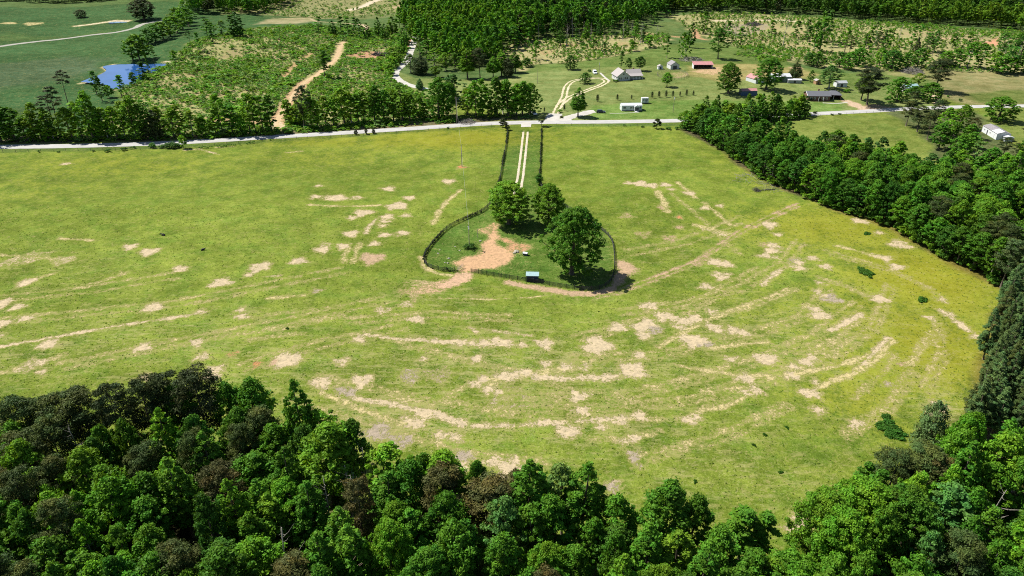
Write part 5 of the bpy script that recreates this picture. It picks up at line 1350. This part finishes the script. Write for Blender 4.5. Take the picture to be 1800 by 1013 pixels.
k_ = N('window_glass'); M_GLASS = k_.done(k_.bsdf((0.02, 0.028, 0.04), .08, .6))


def window(root, x, z, w, h, y=0.0, axis='y', name='window'):
    """a framed pane proud of a wall; axis y: in the front wall, x: in the left side wall"""
    f, g = MB(), MB(); t = .08
    if axis == 'y':
        f.box((x, y - .04, z + h / 2 - t / 2), (w, .08, t)).box((x, y - .04, z - h / 2 + t / 2), (w, .08, t)).box((x - w / 2 + t / 2, y - .04, z), (t, .08, h - 2 * t)).box((x + w / 2 - t / 2, y - .04, z), (t, .08, h - 2 * t)).box((x, y - .03, z), (w - 2 * t, .05, .05))
        g.box((x, y - .012, z), (w - 2 * t, .02, h - 2 * t))
    else:
        f.box((y - .04, x, z + h / 2 - t / 2), (.08, w, t)).box((y - .04, x, z - h / 2 + t / 2), (.08, w, t)).box((y - .04, x - w / 2 + t / 2, z), (.08, t, h - 2 * t)).box((y - .04, x + w / 2 - t / 2, z), (.08, t, h - 2 * t)).box((y - .03, x, z), (.05, w - 2 * t, .05))
        g.box((y - .012, x, z), (.02, w - 2 * t, h - 2 * t))
    fo = f.build(name, M_TRIM, root); g.build('pane', M_GLASS, fo)


def door(root, x, w, h, y=0.0, mat=None, z0=.05):
    d = MB().box((x, y - .03, z0 + h / 2), (w, .06, h)).build('door', mat or M_DOOR, root)
    MB().box((x + w * .38, y - .08, z0 + h * .48), (.08, .05, .08)).build('handle', M_GATE, d)


def gable(root, x0, x1, y0, y1, wh, rh, ridge, wmat, rmat, oh=.4, z0=0.0, th=.14, names=('wall', 'roof'), back=True):
    """walls with gable ends and a two-slope roof"""
    w = MB(); r = MB()
    if ridge == 'x':
        ym = (y0 + y1) / 2
        pts = lambda x: [(x, y0, z0 - .4), (x, y1, z0 - .4), (x, y1, z0 + wh), (x, ym, z0 + wh + rh), (x, y0, z0 + wh)]
        w.poly(pts(x0)).poly(list(reversed(pts(x1))))
        w.poly([(x0, y0, z0 - .4), (x0, y0, z0 + wh), (x1, y0, z0 + wh), (x1, y0, z0 - .4)]).poly([(x0, y1, z0 - .4), (x1, y1, z0 - .4), (x1, y1, z0 + wh), (x0, y1, z0 + wh)])
        s = rh / (ym - y0); e = oh * s
        for a, sg in ((y0, -1), (y1, 1)):
            A = [(x0 - oh, a + sg * oh, z0 + wh - e), (x1 + oh, a + sg * oh, z0 + wh - e), (x1 + oh, ym, z0 + wh + rh), (x0 - oh, ym, z0 + wh + rh)]
            B = [(p[0], p[1], p[2] + th) for p in A]
            r.poly(A).poly(B)
            for i in range(4): r.poly([A[i], A[(i + 1) % 4], B[(i + 1) % 4], B[i]])
    else:
        xm = (x0 + x1) / 2
        pts = lambda y: [(x0, y, z0 - .4), (x1, y, z0 - .4), (x1, y, z0 + wh), (xm, y, z0 + wh + rh), (x0, y, z0 + wh)]
        w.poly(pts(y0)).poly(list(reversed(pts(y1))))
        w.poly([(x0, y0, z0 - .4), (x0, y0, z0 + wh), (x0, y1, z0 + wh), (x0, y1, z0 - .4)]).poly([(x1, y0, z0 - .4), (x1, y1, z0 - .4), (x1, y1, z0 + wh), (x1, y0, z0 + wh)])
        s = rh / (xm - x0); e = oh * s
        for a, sg in ((x0, -1), (x1, 1)):
            A = [(a + sg * oh, y0 - oh, z0 + wh - e), (a + sg * oh, y1 + oh, z0 + wh - e), (xm, y1 + oh, z0 + wh + rh), (xm, y0 - oh, z0 + wh + rh)]
            B = [(p[0], p[1], p[2] + th) for p in A]
            r.poly(A).poly(B)
            for i in range(4): r.poly([A[i], A[(i + 1) % 4], B[(i + 1) % 4], B[i]])
    return w.build(names[0], wmat, root), r.build(names[1], rmat, root)


def site(name, px, py, deg, label, cat):
    x, y = at(px, py); root = empty(name, (x, y, tz(x, y)), math.radians(deg)); tag(root, label, cat); return root


# main farmhouse: gabled left wing, cross wing with a columned porch
h = site('farmhouse', 1085, 143, 12, 'white farmhouse with grey shingle roof, gabled wing and columned porch', 'house')
gable(h, 0, 8.0, 0, 10.5, 3.0, 3.1, 'y', M_WHITE, M_GREYROOF, .5)
gable(h, 8.02, 16.6, 2.4, 10.0, 3.0, 2.6, 'x', M_WHITE, M_GREYROOF, .45)
pr = MB(); A = [(8.1, -.1, 2.55), (17.0, -.1, 2.55), (17.0, 3.2, 3.55), (8.1, 3.2, 3.55)]; B = [(a, b, c + .12) for a, b, c in A]
pr.poly(A).poly(B); [pr.poly([A[i], A[(i + 1) % 4], B[(i + 1) % 4], B[i]]) for i in range(4)]
pr.build('porch_roof', M_GREYROOF, h)
MB().bx(8.1, 16.8, .1, 2.38, -.3, .35).build('porch_floor', paint('porch_board', (0.25, 0.22, 0.2), .7), h)
for x in (8.4, 10.4, 12.5, 14.6, 16.6): MB().bx(x - .09, x + .09, .12, .30, .35, 2.62).build('porch_column', M_TRIM, h)
for x0 in (10.5, 12.6, 14.7): MB().bx(x0, x0 + 1.8, .18, .24, 1.12, 1.2).bx(x0, x0 + 1.8, .18, .24, .5, .56).build('porch_railing', M_TRIM, h)
MB().bx(8.9, 10.1, -1.2, .1, -.3, .18).build('porch_step', M_TRIM, h)
for x in (1.2, 2.5, 5.1, 6.4): window(h, x, 1.6, 1.0, 1.4)
window(h, 4.0, 4.1, 1.1, 1.2)
for x in (11.5, 13.3, 15.3): window(h, x, 1.75, .95, 1.4, 2.4)
door(h, 9.3, 1.0, 2.1, 2.4, M_DOOR, .35)
for y_ in (2.2, 5.2, 8.2): window(h, y_, 1.6, 1.0, 1.2, 0, 'x')
MB().bx(12.3, 13.0, 6.6, 7.2, 5.2, 6.4).build('chimney', M_BRICK, h)
MB().bx(-.06, .1, -.07, .1, 0, 2.9).bx(7.92, 8.06, -.07, .1, 0, 2.9).build('corner_trim', M_TRIM, h)

# white trailer house by the road
h = site('mobile_home', 1092.5, 195.5, 3, 'long white trailer house with a low white roof beside the road', 'house')
gable(h, 0, 10.8, 0, 5.2, 2.75, .75, 'x', M_WHITE2, M_WHITEMETAL, .12)
for x, w_ in ((1.5, 1.5), (5.0, 1.1), (6.0, .9), (9.9, 1.0)): window(h, x, 1.75, w_, 1.1)
door(h, 7.7, .95, 2.0, 0, M_DOOR, .5)
gable(h, 6.6, 9.0, -1.5, -.14, 2.5, .7, 'y', M_WHITE2, M_WHITEMETAL, .15, names=('porch', 'porch_roof'))
MB().bx(6.8, 8.8, -1.56, -1.51, .5, 2.2).build('porch_screen', M_DOOR, h)
MB().bx(6.9, 8.1, -2.6, -1.6, -.2, .3).build('porch_step', M_TRIM, h)
MB().bx(.05, 10.75, -.06, -.01, -.1, .45).build('skirt', M_GREYMETAL, h)
window(h, 2.6, 1.8, 1.1, 1.0, 0, 'x')

# camper behind it
h = site('camper_trailer', 1128, 182.5, 4, 'short white camper parked behind the right end of the trailer house', 'camper')
MB().bx(0, 3.7, 0, 2.4, .5, 2.9).bx(.05, 3.65, .05, 2.35, 2.9, 3.02).build('body', M_WHITE2, h)
for x in (.8, 1.7, 2.9): window(h, x, 2.0, .75, .85)
door(h, 2.3, .4, 1.6, 0, M_DOOR, .7)
for y_ in (.12, 2.28):
    for x in (1.5, 2.3): MB().tube([(x, y_ - .1, .34), (x, y_ + .1, .34)], .34, 12).build('wheel', M_DOOR, h)
MB().tube([(3.7, 1.2, .55), (4.7, 1.2, .5)], .06, 5).build('tow_bar', M_GATE, h)


def shed(name, px, py, deg, L, D, wh, rh, ridge, wm, rm, label, dw=1.2, dh=1.9, win=(), oh=.2, dmat=None, cat='shed'):
    r_ = site(name, px, py, deg, label, cat)
    gable(r_, 0, L, 0, D, wh, rh, ridge, wm, rm, oh)
    if dw: door(r_, L / 2, dw, dh, 0, dmat)
    for x, z, w_, h_ in win: window(r_, x, z, w_, h_)
    return r_


shed('garden_shed', 1157, 122.5, 8, 3.2, 2.6, 2.0, .8, 'y', M_WHITE2, M_GREYROOF, 'tiny white shed left of the white garage', 1.0, 1.7)
shed('garage', 1178.5, 122.5, 10, 6.0, 7.0, 2.8, 1.9, 'y', M_WHITE, M_GREYMETAL, 'white gabled garage with a dark panel as its open door behind the round pen', 2.6, 2.3)  # closed dark panel stands in for the shaded inside of the garage
r_ = site('run_in_shed', 1219, 121.5, 0, 'long open livestock shed with a faded red metal roof on bare ground', 'shed')
m = MB().bx(0, .2, 0, 5, -.3, 2.9).bx(12.3, 12.5, 0, 5, -.3, 2.9).bx(.2, 12.3, 4.8, 5, -.3, 2.6); m.build('wall', M_WHITE2, r_)
A = [(-.4, -1.0, 3.25), (12.9, -1.0, 3.25), (12.9, 5.4, 2.65), (-.4, 5.4, 2.65)]; A = [(a, b, 2.75 + (b + 1) * .16) for a, b, c in A]; B = [(a, b, c + .12) for a, b, c in A]
m = MB().poly(A).poly(B); [m.poly([A[i], A[(i + 1) % 4], B[(i + 1) % 4], B[i]]) for i in range(4)]; m.build('roof', M_PINKROOF, r_)
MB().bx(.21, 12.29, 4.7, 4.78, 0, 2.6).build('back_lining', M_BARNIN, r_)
for x in (3.2, 6.2, 9.3): MB().bx(x - .08, x + .08, .1, .26, -.3, 2.85).build('post', M_BARNIN, r_)
shed('metal_shed', 1303, 168.5, 3, 9.0, 4.5, 2.6, .9, 'x', M_BLUE, M_PINKROOF, 'dark blue metal shed with a rusty roof behind a bush', 1.0, 2.0, oh=.1)
shed('tin_barn', 1328, 147.5, 24, 6.5, 9, 2.6, 1.6, 'y', M_WHITE2, M_PINKROOF, 'white barn with a pink roof half hidden behind a big tree', 1.6, 2.1)
shed('pole_barn', 1357, 145, 2, 11.5, 8, 3.2, 1.2, 'x', M_GREENWALL, M_WHITEMETAL, 'grey green barn with a white metal roof between the pink roof and the cedar', 2.4, 2.6)
shed('lean_to', 1385, 146.5, -3, 8.0, 4.5, 1.8, .5, 'x', M_SILVER, M_WHITEMETAL, 'low shelter with a bright white roof in front of the dark cedar', 1.2, 1.5)
shed('brick_hut', 1434, 149, 10, 3.0, 3.0, 2.2, .7, 'y', paint('orange_board', (0.34, 0.2, 0.11), .8), M_GREYROOF, 'small brown wooden hut left of the bluish broad tree', .9, 1.7)
r_ = shed('brick_house', 1420, 177.5, -2, 12.0, 8.5, 2.8, 1.7, 'x', M_BRICK, M_SLATE, 'brick house with a slate grey roof and white gable trim', 1.0, 2.1, ((1.6, 1.5, 1.3, 1.1), (3.6, 1.5, 1.0, 1.1), (8.2, 1.5, 1.3, 1.1), (10.2, 1.5, 1.0, 1.1)), .5, cat='house')
MB().bx(6.4, 7.1, 4.6, 5.3, 3.4, 5.6).build('chimney', M_BRICK, r_)
MB().poly([(-.56, -.5, 2.42), (-.56, 4.25, 4.45), (-.56, 4.25, 4.72), (-.56, -.5, 2.72)]).poly([(-.5, -.5, 2.42), (-.5, 4.25, 4.45), (-.5, 4.25, 4.72), (-.5, -.5, 2.72)]).poly([(-.56, -.5, 2.72), (-.56, 4.25, 4.72), (-.5, 4.25, 4.72), (-.5, -.5, 2.72)]).build('gable_trim', M_TRIM, r_)
for x in (5.5, 8.0): MB().bx(x - .08, x + .08, -1.2, -1.04, -.2, 2.5).build('porch_post', M_TRIM, r_)
r_ = site('carport', 1453, 174.5, -10, 'dark open carport with a hipped slate roof beside the brick house', 'carport')
w = MB().bx(0, .25, 0, 7.0, -.3, 2.5).bx(0.26, 7.2, 6.75, 7.0, -.3, 2.5).bx(7.2, 7.45, 0, 7.0, -.3, 2.5); w.build('wall', M_BRICK, r_)
a0, a1, b0, b1 = -.5, 7.95, -.6, 7.6; c0 = (2.6, 3.5, 4.2); c1 = (4.9, 3.5, 4.2); z = 2.5
MB().poly([(a0, b0, z), (a1, b0, z), c1, c0]).poly([(a1, b0, z), (a1, b1, z), c1]).poly([(a1, b1, z), (a0, b1, z), c0, c1]).poly([(a0, b1, z), (a0, b0, z), c0]).poly([(a0, b0, z - .03), (a0, b1, z - .03), (a1, b1, z - .03), (a1, b0, z - .03)]).build('roof', M_SLATE, r_)
MB().bx(3.5, 3.7, .1, .3, -.3, 2.45).build('post', M_TRIM, r_)
shed('cottage', 1592, 163, 8, 8.0, 6.0, 2.6, 1.6, 'x', M_WHITE, M_BLUEROOF, 'white cottage with a pale blue roof among garden trees', 1.0, 2.0, ((1.6, 1.5, 1, 1.1), (6.4, 1.5, 1, 1.1)), cat='house')
shed('outbuilding', 1470, 153.5, 5, 6.5, 4, 2.3, 1.0, 'x', M_WHITE2, M_SILVER, 'small silver roofed outbuilding behind the carport', 1.4, 1.8, ((1.2, 1.3, .8, .8),))
# white metal barn at the right edge
r_ = site('metal_barn', 1750, 246, -97, 'white metal barn with a worn grey roof beside the large bright tree', 'barn')
gable(r_, -14.5, 0, 0, 6.0, 2.8, .9, 'x', M_WHITE2, M_GREYMETAL, .15)
MB().poly([(-5.6, -.2, 2.92), (.18, -.2, 2.92), (.18, 3.0, 3.88), (-5.6, 3.0, 3.88)]).poly([(-5.6, -.2, 2.90), (.18, -.2, 2.90), (.18, 3.0, 3.86), (-5.6, 3.0, 3.86)]).build('newer_roof_sheet', M_WHITEMETAL, r_)
gable(r_, .02, 2.8, 2.6, 6.4, 1.9, .5, 'x', M_SILVER, M_WHITEMETAL, .1, names=('lean_to_wall', 'lean_to_roof'))
door(r_, -9.2, .9, 2.0); door(r_, -3.2, 1.6, 2.2, 0, M_WHITE2); window(r_, -6.5, 1.6, .9, .9); window(r_, -12, 1.6, .9, .9)
# farmyard shed and small hutch
r_ = site('yard_shed', 925, 495, -3, 'small dark blue shed with a pale blue roof inside the yard fence', 'shed')
gable(r_, 0, 3.55, 0, 2.5, 1.85, .62, 'x', M_NAVY, M_BLUEROOF, .14)
door(r_, 1.8, .95, 1.65, 0, M_NAVY)
r_ = site('dog_house', 919, 449, -20, 'small white roofed dog kennel on the grass behind the blue shed', 'kennel')
gable(r_, 0, 1.35, 0, 1.0, .65, .28, 'x', M_NAVY, M_WHITEMETAL, .1)
MB().box((.65, -.02, .3), (.45, .05, .5)).build('doorway_shade', M_DOOR, r_)  # dark board on the wall stands in for the shade of the opening

# riding ring of low posts
x, y = at(1182, 133)
r_ = empty('round_pen', (x, y, tz(x, y)))
pm = MB().box((0, 0, .7), (.09, .09, 1.6)).mesh('pen_post', M_TPOST)
RP = []
for i in range(26):
    a = 2 * PI * i / 26; q = Vector((9.5 * math.cos(a), 12.5 * math.sin(a), tz(x + 9.5 * math.cos(a), y + 12.5 * math.sin(a)) - tz(x, y))); RP.append(q)
    link('post', pm, r_).location = q
for zz in (.5, 1.0, 1.4): MB().tube([q + Vector((0, 0, zz)) for q in RP + RP[:1]], .045, 4).build('rail', M_TPOST, r_)
tag(r_, 'oval riding pen of posts and rails on the lawn in front of the garage', 'pen')

# ------------------------------------------------------------------ vehicles
M_TYRE = paint('tyre_rubber', (0.02, 0.02, 0.02), .8, .1)
M_RIM = paint('wheel_rim', (0.4, 0.4, 0.42), .35, .05, metal=.6)
M_LIGHT = paint('headlamp_glass', (0.7, 0.7, 0.68), .2, .02)
M_TAIL = paint('tail_lamp', (0.35, 0.03, 0.02), .3, .02)


def car(name, px, py, deg, prof, cabin, wd, col, label, cat, rough=.3):
    """prof: side outline of the lower body (x, z); cabin: outline of the glasshouse (x, z); x runs from tail to nose"""
    r_ = site(name, px, py, deg, label, cat)
    pm = paint('car_paint_' + cat.replace(' ', '_'), col, rough, .03, spec=.6)

    def loft(P, y0, inset, mat, nm):
        m = MB(); n = len(P); zmin = min(z for _, z in P); zmax = max(z for _, z in P)
        rows = []
        for s in (-1, 1):
            rows.append([(x, s * (y0 - inset * (z - zmin) / (zmax - zmin + 1e-6)), z) for x, z in P])
        m.v = rows[0] + rows[1]
        m.f = [tuple(range(n)), tuple(reversed(range(n, 2 * n)))] + [(i, n + i, n + (i + 1) % n, (i + 1) % n) for i in range(n)]
        o = m.build(nm, mat, r_); md = o.modifiers.new('edge', 'BEVEL'); md.width = .05; md.segments = 2
        return o
    loft(prof, wd / 2, .05, pm, 'body')
    loft(cabin, wd / 2 - .06, .2, M_GLASS, 'windows')
    top = max(z for _, z in cabin); xs_ = [x for x, z in cabin if z > top - .03]
    MB().bx(min(xs_) - .05, max(xs_) + .05, -wd / 2 + .24, wd / 2 - .24, top - .01, top + .05).build('roof', pm, r_)
    L = max(x for x, _ in prof)
    for x in (L * .19, L * .81):
        for s in (-1, 1):
            w_ = MB().tube([(x, s * (wd / 2 - .24), .33), (x, s * (wd / 2 + .01), .33)], .33, 14).build('wheel', M_TYRE, r_)
            MB().tube([(x, s * (wd / 2 + .005), .33), (x, s * (wd / 2 + .025), .33)], .19, 10).build('rim', M_RIM, w_)
    for s in (-1, 1):
        MB().box((L - .03, s * (wd / 2 - .3), .72), (.1, .34, .14)).build('headlight', M_LIGHT, r_)
        MB().box((.03, s * (wd / 2 - .22), .82), (.1, .2, .26)).build('tail_light', M_TAIL, r_)
    return r_


SUVP = [(0, .32), (0, .95), (.12, 1.05), (3.3, 1.02), (4.45, .9), (4.62, .6), (4.6, .3)]
SUVC = [(.12, 1.0), (.5, 1.58), (2.6, 1.62), (3.35, 1.0)]
car('parked_car', 1048.5, 198.5, -4, SUVP, SUVC, 1.85, (0.03, 0.035, 0.06), 'black car parked on the gravel by the white trailer house', 'car')
CARP = [(0, .3), (0, .85), (.1, .95), (1.0, .97), (3.3, .92), (4.4, .8), (4.55, .55), (4.5, .28)]
CARC = [(.7, .93), (1.3, 1.4), (2.5, 1.42), (3.3, .9)]
car('parked_car', 738, 158, 5, CARP, CARC, 1.8, (0.75, 0.76, 0.78), 'white car parked on the gravel drive beside the bluish fir', 'white car')
car('parked_car', 802, 176, -8, SUVP, SUVC, 1.85, (0.7, 0.72, 0.75), 'silver white car under the trees in the gap of the roadside grove', 'silver car')
VANP = [(0, .3), (0, 1.35), (4.0, 1.35), (4.8, 1.1), (5.2, .95), (5.25, .4), (5.2, .3)]
VANC = [(.0, 1.3), (.05, 2.05), (3.6, 2.1), (4.4, 1.3)]
r_ = car('parked_van', 1044, 128.5, -82, VANP, VANC, 2.0, (0.78, 0.79, 0.8), 'white van parked above the loop of the house drive', 'van')
MB().bx(.1, 3.3, -.96, .96, 1.33, 2.14).build('side_panel', M_WHITE2, r_)
TRP = [(0, .45), (0, 1.1), (2.0, 1.12), (4.2, 1.15), (5.4, 1.05), (5.6, .8), (5.55, .42)]
TRC = [(2.0, 1.1), (2.25, 1.8), (3.5, 1.82), (4.2, 1.12)]
car('pickup_truck', 935, 199, -72, TRP, TRC, 1.95, (0.75, 0.76, 0.78), 'white pickup truck parked in the shade at the end of the roadside grove', 'pickup')

# ------------------------------------------------------------------ small things
def boulder(px, py, s, label, seed, group=None, mat=None):
    rng = np.random.default_rng(seed); x, y = at(px, py)
    import bmesh
    bm = bmesh.new(); bmesh.ops.create_icosphere(bm, subdivisions=2, radius=s)
    for v in bm.verts:
        v.co *= 1 + .22 * math.sin(v.co.x * 5 / s + seed) * math.cos(v.co.y * 4 / s) + rng.uniform(-.08, .08); v.co.z *= .55
    m = bpy.data.meshes.new('rock'); bm.to_mesh(m); bm.free(); m.materials.append(mat or M_ROCK)
    o = link('rock', m); o.location = (x, y, tz(x, y) + s * .2); tag(o, label, 'rock', group)


M_ROCK = paint('pale_stone', (0.30, 0.28, 0.22), .9, .2, 3)
boulder(908, 443, .8, 'pale boulder at the end of the soil windrow beside the dog kennel', 1)
boulder(904, 445, .5, 'smaller pale boulder leaning on the big one near the kennel', 2)
for i, (px, py) in enumerate(((800, 434), (808, 441), (789, 455), (782, 462), (770, 446), (844, 424), (773, 440), (787, 463))):
    boulder(px, py, .26 + .08 * (i % 3), 'pale flat stone lying in the yard grass near the west fence', 10 + i, 'pale stones in the yard grass')


def heap(px, py, R, H, label, seed, mat, n=130, name='brush_pile', cat='brush pile', L=1.6, r=.05):
    x, y = at(px, py); rr = random.Random(seed); m = MB()
    for _ in range(n):
        a, q = rr.uniform(0, 6.28), R * math.sqrt(rr.random()); hz = H * (1 - (q / R) ** 1.6) * rr.uniform(.15, 1)
        c = Vector((q * math.cos(a), q * math.sin(a), hz)); d = Vector((rr.uniform(-1, 1), rr.uniform(-1, 1), rr.uniform(-.5, .6))).normalized() * L * rr.uniform(.5, 1)
        m.tube([c - d, c + d * .1 + Vector((0, 0, .1)), c + d], [r, r * .8, r * .3], 4, cap=False)
    o = m.build(name, mat); o.location = (x, y, tz(x, y)); tag(o, label, cat)


M_TWIG = bark_mat('grey_twigs', (0.26, 0.24, 0.21))
M_DTWIG = bark_mat('dark_twigs', (0.10, 0.09, 0.09))
heap(822, 216, 4.2, 1.9, 'grey brush pile on the verge below the grove', 1, M_TWIG, 260, L=1.4)
heap(1603, 128, 7, 4.2, 'large grey brush pile behind the garden trees', 2, M_TWIG, 300, L=2.4, r=.09)
heap(667, 97, 6, 1.6, 'dark burnt log pile on the red soil patch', 3, M_DTWIG, 160, L=2.6, r=.2)
heap(1216, 106, 8, 1.8, 'grey scrap heap under the meadow edge trees', 4, M_TWIG, 150, L=2.2, r=.14)
heap(1325, 44, 7, 2.6, 'reddish grey slash pile on the bare felled ground', 5, M_DTWIG, 160, L=3, r=.16)
heap(1374, 339, 2.6, 1.6, 'tangle of dead branches lying in the pasture by the east wood', 6, M_TWIG, 90, L=1.8, r=.05) if 0 else None
heap(1330, 336, 1.4, 1.5, 'bare crown of a fallen tree lying in the pasture', 7, M_DTWIG, 70, 'fallen_tree', 'fallen tree', 1.3, .04)
heap(1320, 316, 7, 1.0, 'pale fallen branches along the foot of the east wood', 9, M_TWIG, 60, 'fallen_branches', 'dead wood', 2.2, .05)
heap(1352, 331, 5, .9, 'second tangle of pale fallen branches nearer the fallen tree', 10, M_TWIG, 36, 'fallen_branches', 'dead wood', 2.2, .05)
a, b = at(1330, 336), at(1362, 334)
o = MB().tube([(0, 0, .25), (b[0] - a[0], b[1] - a[1], .35)], [.1, .2], 7).build('fallen_log', M_DTWIG); o.location = (a[0], a[1], tz(*a)); tag(o, 'long fallen trunk reaching from the wood into the pasture', 'log')


def calf(px, py, deg, label):
    """a black calf lying in the grass, one body mesh"""
    x, y = at(px, py)
    me = bpy.data.meshes.new('calf_body')
    V = [(-.55, 0, .30), (-.25, 0, .36), (.1, 0, .38), (.42, 0, .42), (.62, 0, .62), (.80, 0, .66), (.98, 0, .60), (.25, .30, .14), (.58, .34, .10), (.25, -.30, .14), (.60, -.30, .10), (-.45, .32, .18), (-.15, .44, .10), (-.45, -.32, .18), (-.15, -.42, .10), (.76, .16, .74), (.76, -.16, .74), (-.72, .05, .12)]
    E = [(0, 1), (1, 2), (2, 3), (3, 4), (4, 5), (5, 6), (2, 7), (7, 8), (2, 9), (9, 10), (0, 11), (11, 12), (0, 13), (13, 14), (5, 15), (5, 16), (0, 17)]
    R = [.24, .28, .27, .2, .14, .13, .07, .08, .05, .08, .05, .13, .05, .13, .05, .035, .035, .025]
    me.from_pydata(V, E, [])
    o = link('calf', me); md = o.modifiers.new('skin', 'SKIN')
    for i, q in enumerate(R): me.skin_vertices[0].data[i].radius = (q, q)
    me.skin_vertices[0].data[0].use_root = True
    o.modifiers.new('smooth', 'SUBSURF').levels = 1
    me.materials.append(M_HIDE); o.location = (x, y, tz(x, y) - .02); o.rotation_euler = (0, 0, math.radians(deg)); tag(o, label, 'calf')


M_HIDE = paint('black_hide', (0.012, 0.012, 0.014), .6, .2)
try:
    calf(287, 414, 170, 'black calf lying in the pasture, higher up the slope')
    calf(357, 440, 20, 'black calf lying in the pasture, lower down beside the pale scrapes')
except Exception as e:
    print('calf', e)
# bright white posts and stones at the felled clearing's landing
for i, (px, py, deg) in enumerate(((1310, 200 - 137, 20), (1275, 58, -10), (1362, 60, 30))):
    x, y = at(px, py); o = MB().tube([(-9, 0, .5), (9, 0, .6)], [.35, .22], 7).build('felled_log', M_PALEBARK); o.location = (x, y, tz(x, y)); o.rotation_euler = (0, 0, math.radians(deg))
    tag(o, ('pale felled log lying right of the bare grey landing', 'pale felled log on the bare grey landing', 'pale felled log by the tall leafless snag')[i], 'log')
